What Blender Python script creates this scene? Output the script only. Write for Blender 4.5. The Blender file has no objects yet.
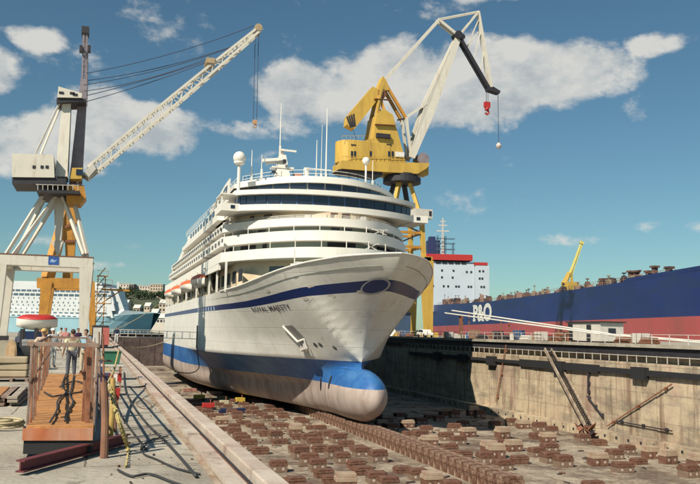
import bpy, math, random
from mathutils import Vector, Matrix, noise as mnoise
random.seed(7)
PI=math.pi
scene=bpy.context.scene
COL=scene.collection
# ------------------------------------------------------------------ camera
F=800.0; CX=350.0; CY=242.0
yaw=math.radians(17.35); pit=math.atan(89.8/800); rol=math.radians(1.1)
CAM=Vector((0,0,1.85))
fw=Vector((math.sin(yaw)*math.cos(pit),math.cos(yaw)*math.cos(pit),math.sin(pit)))
r0=Vector((math.cos(yaw),-math.sin(yaw),0)); u0=r0.cross(fw)
RR=r0*math.cos(rol)+u0*math.sin(rol); UU=u0*math.cos(rol)-r0*math.sin(rol)
cd=bpy.data.cameras.new('camera'); cam=bpy.data.objects.new('camera',cd); COL.objects.link(cam)
cd.sensor_width=36; cd.lens=36*F/700; cd.clip_start=.3; cd.clip_end=20000
m=Matrix.Identity(4)
for i in range(3):
    m[i][0]=RR[i]; m[i][1]=UU[i]; m[i][2]=-fw[i]; m[i][3]=CAM[i]
cam.matrix_world=m
scene.camera=cam
def ray(px,py): return fw+RR*((px-CX)/F)-UU*((py-CY)/F)
def at(px,py,ax,v):
    d=ray(px,py); i='xyz'.index(ax); return CAM+d*((v-CAM[i])/d[i])
def atd(px,py,dep): return CAM+ray(px,py)*dep
# ------------------------------------------------------------------ materials
MATS={}
def mat(name,col,rough=.7,metal=0.0,var=.18,scale=1.5,bump=.0,bscale=20,stain=None,samt=.5,sscale=.4,streak=False,spec=.5,coat=0,det=6,sthr=(.42,.68)):
    if name in MATS: return MATS[name]
    m=bpy.data.materials.new(name); m.use_nodes=True; nt=m.node_tree; N=nt.nodes; L=nt.links
    b=N['Principled BSDF']; b.inputs['Roughness'].default_value=rough; b.inputs['Metallic'].default_value=metal
    b.inputs['Specular IOR Level'].default_value=spec; b.inputs['Coat Weight'].default_value=coat
    tc=N.new('ShaderNodeTexCoord')
    n=N.new('ShaderNodeTexNoise'); n.inputs['Scale'].default_value=scale; n.inputs['Detail'].default_value=det; n.inputs['Roughness'].default_value=.62
    L.new(tc.outputs['Object'],n.inputs['Vector'])
    r=N.new('ShaderNodeValToRGB'); r.color_ramp.elements[0].position=.28; r.color_ramp.elements[1].position=.72
    c=Vector(col); a=c*(1-var); d=c*(1+var*.8)
    r.color_ramp.elements[0].color=(*a,1); r.color_ramp.elements[1].color=(min(d[0],1),min(d[1],1),min(d[2],1),1)
    L.new(n.outputs['Fac'],r.inputs['Fac']); out=r.outputs['Color']
    if stain is not None:
        mp=N.new('ShaderNodeMapping'); L.new(tc.outputs['Object'],mp.inputs['Vector'])
        if streak: mp.inputs['Scale'].default_value=(1,1,.12)
        n2=N.new('ShaderNodeTexNoise'); n2.inputs['Scale'].default_value=sscale; n2.inputs['Detail'].default_value=8; n2.inputs['Roughness'].default_value=.68
        L.new(mp.outputs['Vector'],n2.inputs['Vector'])
        mr=N.new('ShaderNodeMapRange'); mr.inputs['From Min'].default_value=sthr[0]; mr.inputs['From Max'].default_value=sthr[1]; mr.inputs['To Max'].default_value=samt
        L.new(n2.outputs['Fac'],mr.inputs['Value'])
        mx=N.new('ShaderNodeMix'); mx.data_type='RGBA'; L.new(mr.outputs['Result'],mx.inputs['Factor'])
        L.new(out,mx.inputs['A']); mx.inputs['B'].default_value=(*stain,1); out=mx.outputs['Result']
    L.new(out,b.inputs['Base Color'])
    if bump>0:
        n3=N.new('ShaderNodeTexNoise'); n3.inputs['Scale'].default_value=bscale; n3.inputs['Detail'].default_value=5; L.new(tc.outputs['Object'],n3.inputs['Vector'])
        bp=N.new('ShaderNodeBump'); bp.inputs['Strength'].default_value=bump; bp.inputs['Distance'].default_value=.05
        L.new(n3.outputs['Fac'],bp.inputs['Height']); L.new(bp.outputs['Normal'],b.inputs['Normal'])
    MATS[name]=m; return m
concrete=mat('quay_concrete',(.50,.46,.37),.9,var=.2,scale=2.2,bump=.5,bscale=9,stain=(.19,.15,.12),samt=.6,sscale=.55)
coping=mat('coping_concrete',(.52,.45,.37),.9,var=.14,scale=1.2,bump=.35,bscale=8,stain=(.33,.19,.14),samt=.6,sscale=.8)
floorm=mat('dock_floor',(.46,.39,.29),.8,var=.28,scale=.9,bump=.6,bscale=3,stain=(.11,.075,.055),samt=.88,sscale=.3,sthr=(.42,.6))
wallm=mat('dock_wall',(.60,.49,.335),.9,var=.25,scale=1.1,bump=.6,bscale=4,stain=(.15,.10,.075),samt=.8,sscale=.55,streak=False,sthr=(.47,.7))
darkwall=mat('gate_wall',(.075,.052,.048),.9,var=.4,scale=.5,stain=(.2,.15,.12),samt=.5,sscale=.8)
rust=mat('rust_brown',(.22,.09,.05),.85,var=.35,scale=2,bump=.4,bscale=12)
timber=mat('block_timber',(.15,.062,.038),.9,var=.45,scale=2.5,bump=.7,bscale=9,stain=(.27,.18,.12),samt=.55,sscale=1.6)
timberk=mat('keel_timber',(.17,.075,.042),.9,var=.5,scale=.9,bump=.5,bscale=8,stain=(.45,.36,.27),samt=.8,sscale=.9)
dusty=mat('dusty_cap',(.40,.31,.22),.95,var=.2,scale=2,stain=(.25,.1,.06),samt=.7,sscale=1.1)
blockbase=mat('block_concrete',(.22,.15,.105),.9,var=.3,scale=1.5,bump=.4,bscale=6,stain=(.16,.09,.06),samt=.7,sscale=.8)
hole=mat('pale_plug',(.45,.38,.32),.9)
plank=mat('deck_plank',(.50,.235,.08),.8,var=.28,scale=3,bump=.4,bscale=14,stain=(.3,.14,.06),samt=.6,sscale=1.3)
plankend=mat('plank_end',(.42,.13,.05),.85,var=.25,scale=3,stain=(.5,.35,.25),samt=.6,sscale=3,streak=True)
rail=mat('weathered_rail',(.23,.145,.11),.8,var=.3,scale=5,stain=(.4,.33,.26),samt=.6,sscale=3)
railred=mat('rusty_rail_red',(.30,.11,.055),.8,var=.3,scale=5,stain=(.42,.26,.16),samt=.6,sscale=4)
black=mat('black_rubber',(.018,.018,.02),.8)
hosem=mat('hose_rubber',(.04,.04,.042),.6)
darkin=mat('dark_interior',(.02,.022,.03),.8)
white=mat('white_paint',(.80,.77,.69),.45,var=.05,scale=.6,stain=(.62,.53,.42),samt=.35,sscale=.9,streak=True,sthr=(.5,.75))
superw=mat('superstructure_white',(.82,.785,.70),.45,var=.03,scale=.5,stain=(.66,.55,.40),samt=.35,sscale=.7,streak=True,sthr=(.52,.8))
cream=mat('cream_steel',(.66,.53,.36),.6,var=.1)
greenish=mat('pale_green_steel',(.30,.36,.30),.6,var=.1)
offw=mat('off_white_steel',(.66,.62,.53),.5,var=.06,scale=.8,stain=(.40,.27,.17),samt=.45,sscale=.7,streak=True,sthr=(.55,.75))
glass=mat('window_glass',(.018,.022,.04),.12,var=.2,spec=.8)
bluepanel=mat('blue_frame',(.12,.22,.42),.5)
stripe=mat('navy_stripe',(.010,.028,.12),.4,var=.12,scale=.5)
boot=mat('boot_blue',(.018,.11,.34),.5,var=.14,scale=.35,stain=(.09,.26,.46),samt=.5,sscale=.35)
anti=mat('antifouling',(.46,.38,.33),.75,var=.16,scale=.5,stain=(.2,.12,.1),samt=.55,sscale=.6,streak=True)
yellow=mat('crane_yellow',(.62,.40,.075),.55,var=.1,scale=.4,stain=(.33,.19,.05),samt=.5,sscale=.5,streak=True)
orange=mat('crane_orange',(.55,.26,.04),.6,var=.12,scale=.5,stain=(.25,.12,.03),samt=.5,sscale=.6)
grey=mat('mast_grey',(.24,.21,.235),.6,var=.25,scale=.8)
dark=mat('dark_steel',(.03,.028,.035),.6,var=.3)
wire=mat('steel_wire',(.035,.05,.09),.6)
redp=mat('red_paint',(.45,.03,.025),.5,var=.15)
orangep=mat('lifeboat_orange',(.62,.13,.04),.5)
tankblue=mat('tanker_blue',(.008,.024,.14),.45,var=.12,scale=.05,stain=(.02,.035,.12),samt=.6,sscale=.12,streak=True)
tankred=mat('tanker_red',(.42,.085,.085),.6,var=.12,scale=.06,stain=(.27,.07,.06),samt=.5,sscale=.1,streak=True)
greygl=mat('house_grey_white',(.50,.56,.60),.6,var=.06,scale=.1)
rope=mat('rope_tan',(.50,.42,.26),.9,var=.2,scale=10)
yrope=mat('rope_yellow',(.46,.37,.15),.9,var=.3,scale=10)
green=mat('bin_green',(.03,.16,.09),.6)
gatew=mat('pale_steel',(.58,.55,.49),.6,var=.15)
def layer(m,scale,ns,col_,th,am,det=8):
    nt=m.node_tree; N=nt.nodes; L=nt.links; b=N['Principled BSDF']; tc=[n for n in N if n.type=='TEX_COORD'][0]; old=b.inputs['Base Color'].links[0].from_socket
    mp=N.new('ShaderNodeMapping'); L.new(tc.outputs['Object'],mp.inputs['Vector']); mp.inputs['Scale'].default_value=scale; mp.inputs['Location'].default_value=(ns*3.1,ns*1.7,0)
    n4=N.new('ShaderNodeTexNoise'); n4.inputs['Scale'].default_value=ns; n4.inputs['Detail'].default_value=det; n4.inputs['Roughness'].default_value=.65; L.new(mp.outputs['Vector'],n4.inputs['Vector'])
    m4=N.new('ShaderNodeMapRange'); m4.inputs['From Min'].default_value=th[0]; m4.inputs['From Max'].default_value=th[1]; m4.inputs['To Max'].default_value=am; L.new(n4.outputs['Fac'],m4.inputs['Value'])
    m5=N.new('ShaderNodeMix'); m5.data_type='RGBA'; L.new(m4.outputs['Result'],m5.inputs['Factor']); L.new(old,m5.inputs['A']); m5.inputs['B'].default_value=(*col_,1); L.new(m5.outputs['Result'],b.inputs['Base Color'])
layer(wallm,(1,1,.09),1.6,(.17,.09,.055),(.5,.66),.75)
layer(wallm,(1,.35,1.6),.5,(.20,.17,.14),(.5,.62),.6)
layer(wallm,(1,1,.5),.25,(.52,.33,.26),(.52,.66),.45)
layer(concrete,(1,1,1),2.6,(.12,.09,.075),(.58,.68),.7)
layer(concrete,(1.6,.35,1),.9,(.58,.52,.42),(.5,.62),.5)
layer(coping,(1,.5,1),2.2,(.16,.10,.075),(.55,.68),.7)
layer(coping,(1,.3,1),.6,(.50,.30,.23),(.5,.62),.45)
layer(floorm,(1,.5,1),.9,(.20,.085,.05),(.54,.68),.55)
layer(floorm,(1,.6,1),.12,(.58,.50,.38),(.5,.62),.6)
layer(floorm,(1,1,1),3.5,(.13,.075,.05),(.5,.62),.6)
layer(timber,(1,1,1),5,(.05,.03,.022),(.52,.66),.8)
layer(timberk,(1,1,1),4,(.05,.03,.022),(.52,.66),.8)
layer(yellow,(1,1,.15),1.1,(.26,.13,.04),(.56,.72),.6)
layer(orange,(1,1,.15),1.1,(.2,.09,.03),(.54,.7),.6)
layer(offw,(1,1,.12),2.2,(.30,.17,.09),(.58,.72),.6)
layer(railred,(1,1,.5),9,(.10,.04,.025),(.48,.62),.7)
layer(tankblue,(.2,.2,1),.25,(.02,.03,.07),(.5,.62),.5)
layer(tankred,(1,1,.08),.12,(.25,.09,.07),(.5,.66),.7)
layer(tankblue,(1,1,.05),.5,(.10,.07,.08),(.62,.76),.4)
layer(anti,(1,1,.15),1.1,(.20,.13,.10),(.55,.7),.5)
layer(boot,(1,1,.15),1.5,(.10,.20,.34),(.55,.7),.5)
def joints(m,bw,rh,ms,axes=('X','Y'),am=.8,col_=(.09,.07,.055)):
    nt=m.node_tree; N=nt.nodes; L=nt.links; b=N['Principled BSDF']; tc=[n for n in N if n.type=='TEX_COORD'][0]; old=b.inputs['Base Color'].links[0].from_socket
    sp=N.new('ShaderNodeSeparateXYZ'); L.new(tc.outputs['Object'],sp.inputs['Vector']); cb=N.new('ShaderNodeCombineXYZ')
    nz=N.new('ShaderNodeTexNoise'); nz.inputs['Scale'].default_value=2.5; nz.inputs['Detail'].default_value=4; L.new(tc.outputs['Object'],nz.inputs['Vector'])
    for k,a in enumerate(axes):
        ma=N.new('ShaderNodeMath'); ma.operation='MULTIPLY_ADD'; L.new(nz.outputs['Fac'],ma.inputs[0]); ma.inputs[1].default_value=.10; L.new(sp.outputs[a],ma.inputs[2]); L.new(ma.outputs[0],cb.inputs[k])
    br=N.new('ShaderNodeTexBrick'); L.new(cb.outputs['Vector'],br.inputs['Vector']); br.inputs['Scale'].default_value=1; br.inputs['Brick Width'].default_value=bw; br.inputs['Row Height'].default_value=rh; br.inputs['Mortar Size'].default_value=ms; br.inputs['Mortar Smooth'].default_value=.6
    br.inputs['Color1'].default_value=(1,1,1,1); br.inputs['Color2'].default_value=(.80,.79,.78,1); br.inputs['Mortar'].default_value=(.9,.9,.9,1)
    mu=N.new('ShaderNodeMix'); mu.data_type='RGBA'; mu.blend_type='MULTIPLY'; mu.inputs['Factor'].default_value=1; L.new(old,mu.inputs['A']); L.new(br.outputs['Color'],mu.inputs['B'])
    mm=N.new('ShaderNodeMath'); mm.operation='MULTIPLY'; mm.inputs[1].default_value=am; L.new(br.outputs['Fac'],mm.inputs[0])
    m5=N.new('ShaderNodeMix'); m5.data_type='RGBA'; L.new(mm.outputs[0],m5.inputs['Factor']); L.new(mu.outputs['Result'],m5.inputs['A']); m5.inputs['B'].default_value=(*col_,1); L.new(m5.outputs['Result'],b.inputs['Base Color'])
layer(concrete,(.5,.5,1),.5,(.20,.16,.12),(.50,.64),.6)
joints(concrete,3.1,2.3,.022)
joints(floorm,7,4.5,.05,am=.7)
joints(wallm,7.5,2.6,.03,('Y','Z'),am=.6)
joints(tankblue,14,3.2,.05,('Y','Z'),am=.35,col_=(.02,.03,.09))
# hull: white plating with welded seams and weathering
def hullmat():
    m=mat('hull_white',(.76,.74,.67),.5,var=.05,scale=.35,stain=(.60,.54,.46),samt=.45,sscale=.5,streak=True)
    nt=m.node_tree; N=nt.nodes; L=nt.links; b=N['Principled BSDF']; tc=[n for n in N if n.type=='TEX_COORD'][0]
    sp=N.new('ShaderNodeSeparateXYZ'); L.new(tc.outputs['Object'],sp.inputs['Vector'])
    cb=N.new('ShaderNodeCombineXYZ'); L.new(sp.outputs['Y'],cb.inputs['X']); L.new(sp.outputs['Z'],cb.inputs['Y'])
    br=N.new('ShaderNodeTexBrick'); L.new(cb.outputs['Vector'],br.inputs['Vector']); br.inputs['Scale'].default_value=1
    br.inputs['Brick Width'].default_value=7; br.inputs['Row Height'].default_value=1.9; br.inputs['Mortar Size'].default_value=.045; br.inputs['Mortar Smooth'].default_value=1
    nz=N.new('ShaderNodeTexNoise'); nz.inputs['Scale'].default_value=.6; nz.inputs['Detail'].default_value=3; L.new(tc.outputs['Object'],nz.inputs['Vector'])
    ad=N.new('ShaderNodeMath'); ad.operation='MULTIPLY_ADD'; L.new(br.outputs['Fac'],ad.inputs[0]); ad.inputs[1].default_value=-.5; L.new(nz.outputs['Fac'],ad.inputs[2])
    bp=N.new('ShaderNodeBump'); bp.inputs['Strength'].default_value=.35; bp.inputs['Distance'].default_value=.06
    L.new(ad.outputs[0],bp.inputs['Height']); L.new(bp.outputs['Normal'],b.inputs['Normal'])
    old=b.inputs['Base Color'].links[0].from_socket
    mx=N.new('ShaderNodeMix'); mx.data_type='RGBA'; mm=N.new('ShaderNodeMath'); mm.operation='MULTIPLY'; mm.inputs[1].default_value=.35
    L.new(br.outputs['Fac'],mm.inputs[0]); L.new(mm.outputs[0],mx.inputs['Factor']); L.new(old,mx.inputs['A']); mx.inputs['B'].default_value=(.35,.31,.27,1)
    for sc,col_,th,am in(((.9,.9,.05),(.38,.25,.16),(.62,.78),.5),((.25,.25,.25),(.52,.50,.46),(.5,.7),.3)):
        mp=N.new('ShaderNodeMapping'); L.new(tc.outputs['Object'],mp.inputs['Vector']); mp.inputs['Scale'].default_value=sc
        n4=N.new('ShaderNodeTexNoise'); n4.inputs['Scale'].default_value=1.3; n4.inputs['Detail'].default_value=7; L.new(mp.outputs['Vector'],n4.inputs['Vector'])
        m4=N.new('ShaderNodeMapRange'); m4.inputs['From Min'].default_value=th[0]; m4.inputs['From Max'].default_value=th[1]; m4.inputs['To Max'].default_value=am; L.new(n4.outputs['Fac'],m4.inputs['Value'])
        m5=N.new('ShaderNodeMix'); m5.data_type='RGBA'; L.new(m4.outputs['Result'],m5.inputs['Factor']); L.new(mx.outputs['Result'],m5.inputs['A']); m5.inputs['B'].default_value=(*col_,1); mx=m5
    L.new(mx.outputs['Result'],b.inputs['Base Color'])
    return m
hullw=hullmat()
# ------------------------------------------------------------------ mesh builder
class MB:
    def __init__(s): s.v=[]; s.f=[]; s.m=[]; s.cm=0
    def add(s,vs,fs):
        o=len(s.v); s.v+= [Vector(p) for p in vs]
        for f in fs: s.f.append([o+i for i in f]); s.m.append(s.cm)
        return s
    def box(s,c,d,rz=0,R=None):
        hx,hy,hz=d[0]/2,d[1]/2,d[2]/2
        M=R if R is not None else Matrix.Rotation(rz,3,'Z'); c=Vector(c)
        vs=[c+M@Vector((x*hx,y*hy,z*hz)) for z in(-1,1) for x,y in((-1,-1),(1,-1),(1,1),(-1,1))]
        return s.add(vs,[(3,2,1,0),(4,5,6,7),(0,1,5,4),(1,2,6,5),(2,3,7,6),(3,0,4,7)])
    def bb(s,x0,x1,y0,y1,z0,z1): return s.box(((x0+x1)/2,(y0+y1)/2,(z0+z1)/2),(abs(x1-x0),abs(y1-y0),abs(z1-z0)))
    def bar(s,p,q,w,h=None,w2=None,h2=None,up=(0,0,1)):
        p=Vector(p); q=Vector(q); h=h or w; w2=w2 or w; h2=h2 or h; d=(q-p).normalized(); u=Vector(up)
        if abs(d.dot(u))>.97: u=Vector((0,1,0))
        a=d.cross(u).normalized(); b=a.cross(d)
        vs=[p+a*(x*w/2)+b*(y*h/2) for x,y in((-1,-1),(1,-1),(1,1),(-1,1))]+[q+a*(x*w2/2)+b*(y*h2/2) for x,y in((-1,-1),(1,-1),(1,1),(-1,1))]
        return s.add(vs,[(3,2,1,0),(4,5,6,7),(0,1,5,4),(1,2,6,5),(2,3,7,6),(3,0,4,7)])
    def tube(s,pts,r,n=8,caps=True,r2=None):
        pts=[Vector(p) for p in pts]; o=len(s.v); K=len(pts); prev=None
        for i,p in enumerate(pts):
            d=(pts[min(i+1,K-1)]-pts[max(i-1,0)]).normalized()
            u=prev if prev is not None else (Vector((0,0,1)) if abs(d.z)<.9 else Vector((1,0,0)))
            a=d.cross(u)
            if a.length<1e-4: a=d.cross(Vector((1,0,.1)))
            a.normalize(); b=a.cross(d); prev=b
            rr=r if r2 is None else r+(r2-r)*i/(K-1)
            for k in range(n):
                t=2*PI*k/n; s.v.append(p+a*(rr*math.cos(t))+b*(rr*math.sin(t)))
        for i in range(K-1):
            for k in range(n):
                s.f.append([o+i*n+k,o+i*n+(k+1)%n,o+(i+1)*n+(k+1)%n,o+(i+1)*n+k][::-1]); s.m.append(s.cm)
        if caps: s.f.append([o+k for k in range(n)]); s.m.append(s.cm); s.f.append([o+(K-1)*n+k for k in range(n)][::-1]); s.m.append(s.cm)
        return s
    def prism(s,pl,z0,z1,caps=True):   # plan outline (x,y) ccw, z levels
        n=len(pl); vs=[(x,y,z0) for x,y in pl]+[(x,y,z1) for x,y in pl]
        fs=[(i,(i+1)%n,n+(i+1)%n,n+i) for i in range(n)]
        if caps: fs+=[tuple(range(n))[::-1],tuple(range(n,2*n))]
        return s.add(vs,fs)
    def slab(s,pts,off):               # planar outline extruded by off
        n=len(pts); pts=[Vector(p) for p in pts]; off=Vector(off)
        return s.add(pts+[p+off for p in pts],[tuple(range(n))[::-1],tuple(range(n,2*n))]+[(i,(i+1)%n,n+(i+1)%n,n+i) for i in range(n)])
    def ball(s,c,r,n=10,m=7,sc=(1,1,1)):
        c=Vector(c); o=len(s.v); vs=[]; fs=[]
        for j in range(m+1):
            t=PI*j/m
            for i in range(n):
                a=2*PI*i/n; vs.append(c+Vector((math.sin(t)*math.cos(a)*sc[0],math.sin(t)*math.sin(a)*sc[1],math.cos(t)*sc[2]))*r)
        for j in range(m):
            for i in range(n): fs.append((j*n+i,(j+1)*n+i,(j+1)*n+(i+1)%n,j*n+(i+1)%n))
        return s.add(vs,fs)
    def lathe(s,c,prof,n=14):
        c=Vector(c); vs=[]; fs=[]; K=len(prof)
        for r,z in prof:
            for i in range(n): vs.append(c+Vector((r*math.cos(2*PI*i/n),r*math.sin(2*PI*i/n),z)))
        for j in range(K-1):
            for i in range(n): fs.append((j*n+i,j*n+(i+1)%n,(j+1)*n+(i+1)%n,(j+1)*n+i))
        fs.append(tuple(range(n))[::-1]); fs.append(tuple((K-1)*n+i for i in range(n)))
        return s.add(vs,fs)
    def build(s,name,mats,parent=None,smooth=False,bevel=0):
        org=worg(parent) if parent else Vector((0,0,0))
        me=bpy.data.meshes.new(name); me.from_pydata([tuple(p-org) for p in s.v],[],s.f)
        if not isinstance(mats,(list,tuple)): mats=[mats]
        for mm in mats: me.materials.append(mm)
        if len(mats)>1: me.polygons.foreach_set('material_index',s.m)
        if smooth: me.polygons.foreach_set('use_smooth',[True]*len(me.polygons))
        me.update()
        o=bpy.data.objects.new(name,me); COL.objects.link(o)
        if parent: o.parent=parent
        if bevel:
            bm=o.modifiers.new('b','BEVEL'); bm.width=bevel; bm.segments=2; bm.limit_method='ANGLE'
        return o
def worg(o):
    v=Vector((0,0,0))
    while o: v=v+Vector(o.location); o=o.parent
    return v
def tag(o,label=None,cat=None,group=None,kind=None):
    if label: o['label']=label
    if cat: o['category']=cat
    if group: o['group']=group
    if kind: o['kind']=kind
    return o
def thing(name,loc,label,cat,group=None):
    o=bpy.data.objects.new(name,None); COL.objects.link(o); o.location=loc; o.empty_display_size=.3
    return tag(o,label,cat,group)
def solo(mb,name,m,label,cat,group=None,smooth=False,bevel=0):
    """a thing that is one mesh, origin at its base"""
    lo=Vector((sum(v.x for v in mb.v)/len(mb.v),sum(v.y for v in mb.v)/len(mb.v),min(v.z for v in mb.v)))
    for v in mb.v: v-=lo
    o=mb.build(name,m,None,smooth,bevel); o.location=lo
    return tag(o,label,cat,group)
def struct(mb,name,m,smooth=False,kind='structure'):
    o=mb.build(name,m,None,smooth); o['kind']=kind; return o
def copy_tree(o,parent=None):
    c=o.copy(); COL.objects.link(c)
    if parent: c.parent=parent
    for ch in [x for x in bpy.data.objects if x.parent==o]: copy_tree(ch,c)
    return c
def copy_fast(root,kids,loc,rz=0,sc=None):
    r=root.copy(); COL.objects.link(r); r.location=loc; r.rotation_euler=(0,0,rz)
    if sc: r.scale=sc
    for k,gk in kids:
        c=k.copy(); COL.objects.link(c); c.parent=r
        for g in gk:
            d=g.copy(); COL.objects.link(d); d.parent=c
    return r
def sag(p,q,s,n=14):
    p=Vector(p); q=Vector(q)
    return [p.lerp(q,i/n)+Vector((0,0,-s*4*(i/n)*(1-i/n))) for i in range(n+1)]
def smoothpts(P,n=8):
    P=[Vector(p) for p in P]; out=[]
    for i in range(len(P)-1):
        a=P[max(i-1,0)]; b=P[i]; c=P[i+1]; d=P[min(i+2,len(P)-1)]
        for k in range(n):
            t=k/n; out.append(.5*((2*b)+(c-a)*t+(2*a-5*b+4*c-d)*t*t+(3*b-a-3*c+d)*t**3))
    out.append(P[-1]); return out
exec_parts=[]
#PARTS
# ================================================================== SETTING
FZ=-8.65; QZ=1.15
def sheet(x0,x1,y0,y1,z,nx=1,ny=1):
    b=MB(); vs=[(x0+(x1-x0)*i/nx,y0+(y1-y0)*j/ny,z) for j in range(ny+1) for i in range(nx+1)]
    return b.add(vs,[(j*(nx+1)+i,j*(nx+1)+i+1,(j+1)*(nx+1)+i+1,(j+1)*(nx+1)+i) for j in range(ny) for i in range(nx)])
wm=mat('harbour_water',(.04,.09,.11),.12,var=.1,scale=.05,bump=.5,bscale=.8)
b=MB(); R_=9000
# sea sheet with the dock and quays standing in it
b.add([(-R_,240,-2.2),(R_,240,-2.2),(R_,R_,-2.2),(-R_,R_,-2.2)],[(0,1,2,3)])
struct(b,'water',wm)
b=MB(); b.bb(-120,1.5,-30,236,-9,0); struct(b,'quay_ground',concrete)
b=MB(); b.bb(52.6,400,-30,240,-9,QZ); struct(b,'right_quay_ground',concrete)
b=MB(); b.bb(1.5,52.6,-30,236,-10,FZ); struct(b,'dock_floor',floorm)
b=MB(); b.bb(1.5,52.6,224,236,FZ,.15); struct(b,'far_quay',concrete)
b=MB(); b.bb(-R_,R_,-2500,-30,-9,-2.2); struct(b,'ground',concrete)
# left dock wall > coping, rail groove
t=thing('dock_wall',(1.9,60,FZ),'left dock wall with pale stained coping beside the walkway and hoses','dock wall')
b=MB(); b.bb(1.5,2.1,-30,224,FZ,-.02); b.build('wall_face',wallm,t)
# coping pieces with joints
b=MB(); y=-2; k=0
while y<224:
    l=2.4; b.bb(1.88,2.135+.008*math.sin(k*2.1),y+.012,y+l-.012,0.006,.16+.006*math.sin(k*1.7)); y+=l; k+=1
b.build('coping',coping,t,bevel=.02)
b=MB(); b.bb(1.762,1.80,-5,224,0.008,.05); b.build('rail',rust,t)
b=MB(); b.bb(1.802,1.878,-5,224,0.004,.02); b.build('rail_groove',darkin,t)
b=MB(); y=-2
while y<224: b.bb(1.54,1.76,y,y+3.98,0.006,.075+.01*math.sin(y)); y+=4
b.build('rail_kerb',coping,t)
# raised stained step where the walkway meets the rail strip
b=MB(); b.bb(1.45,1.515,-5,224,.006,.02); b.build('gutter_edge',mat('stained_edge',(.34,.22,.14),.9,var=.4,scale=3,stain=(.45,.40,.32),samt=.9,sscale=1.5),t)
# right dock wall
t=thing('dock_wall',(52,90,FZ),'right dock wall of stained tan concrete with overhanging coping and recessed gallery','dock wall')
b=MB(); y=20; k=0
while y<222:
    l=7.5; b.bb(51.2+.05*((k*37)%3-1)*.5,52.6,y+.03,y+l-.03,FZ,-.65); y+=l; k+=1
b.bb(51.35,52.6,20,222,FZ,-.7); b.build('wall_face',wallm,t)
b=MB(); b.bb(52.2,52.7,20,222,-.65,QZ-.3); b.build('gallery_wall',wallm,t)
b=MB(); b.bb(51.3,52.1,20,222,.12,.855); b.build('overhang_shade_beam',dark,t)  # added dark beam: puts the deep shade under the overhanging coping into colour
b=MB(); b.bb(51.0,52.9,20,222,.86,1.2); b.build('coping',concrete,t)
b=MB(); b.bb(50.1,51.15,20,222,FZ,-7.75)
b.build('foot_ledge',wallm,t)
b=MB(); k=0; y=26
while y<140: b.bb(50.06,50.12,y,y+.25,-8.3,-8.05); y+=1.9
b.build('ledge_hole',darkin,t)
b=MB()
for y in [26+1.5*i for i in range(70)]: b.bb(51.30,51.36,y,y+.06,-.6,.5)
for z in(.0,.5): b.bb(51.3,51.36,26,131,z,z+.06)
b.build('handrail',gatew,t)
b=MB()
for y0,y1,z0,z1 in((74,90.5,-2.0,-1.15),(90.5,108,-1.75,-1.35),(108,128,-1.85,-1.3),(50,74,-1.85,-1.3),(30,50,-1.9,-1.3)): b.bb(50.85,51.19,y0,y1-.02,z0,z1)
for y in(38,52,66,80.5,97,106,115): b.bb(50.6,51.17,y,y+2.1,-2.25,-1.05)
b.build('fender',black,t)
# hatch patches on the wall and dark puddle stain strips are left to the material
# access stair leaning on the wall
def stair(p,q,w,label):
    p=Vector(p);q=Vector(q); s=thing('stairway',p,label,'stairs')
    b=MB()
    for o in(-w/2,w/2): b.bar(p+Vector((o,0,0)),q+Vector((o,0,0)),.14,.38)
    b.build('stringer',mat('stair_steel',(.40,.33,.25),.8,var=.3,scale=2,stain=(.15,.08,.05),samt=.8,sscale=1.2),s)
    b=MB(); n=int((q-p).length/.3)
    for i in range(1,n): b.box(p.lerp(q,i/n),(w,.25,.05))
    b.build('tread',dark,s)
    return s
_a=at(589,426,'x',50.0); _b=at(548,349,'x',50.9)
stair(_a,_b,.9,'steep steel stairway leaning on the sunlit right dock wall')
# props and pipes on wall
for k,(a,c,r,lab,mt,nm) in enumerate([((588,372),(588,394),.1,'short dark pipe hanging straight down the tan dock wall',dark,'drain_pipe'),
    ((587,396),(603,417),.09,'dark slanting pipe just right of the steep stairway foot',dark,'drain_pipe'),
    ((607,426),(672,384),.07,'long thin rusty pipe slanting up the right dock wall',railred,'wall_pipe'),
    ((616,421),(672,431),.06,'low dark cable pipe running near the foot of the right dock wall',dark,'wall_pipe'),
    ((506,345),(496,402),.08,'rusty vertical pipe at the edge of the bow shadow on the dock wall',railred,'drain_pipe')]):
    P=at(*a,'x',50.95); Q=at(*c,'x',50.95); b=MB(); b.tube([P,Q],r,8)
    d=(Q-P)
    for f in(.1,.5,.9): b.box(P+d*f+Vector((.1,0,0)),(.2,.3,.3))
    solo(b,nm,mt,lab,'pipe')
hp=Vector((49.9,_a.y-.2,FZ)); t=thing('rubble_heap',hp,'heap of rusty scrap plates at the foot of the steep stairway','scrap')
rs=random.Random(4)
for k in range(14):
    b=MB(); R_m=Matrix.Rotation(rs.uniform(-.9,.9),3,'X')@Matrix.Rotation(rs.uniform(-.9,.9),3,'Y')@Matrix.Rotation(rs.uniform(0,3),3,'Z'); b.box(hp+Vector((rs.uniform(-.9,.5),rs.uniform(-1.6,1.6),.25+rs.uniform(0,.9))),(rs.uniform(.4,1.2),rs.uniform(.3,.9),.06),0,R_m); b.build('scrap_plate',rust if k%3 else dark,t)
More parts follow.
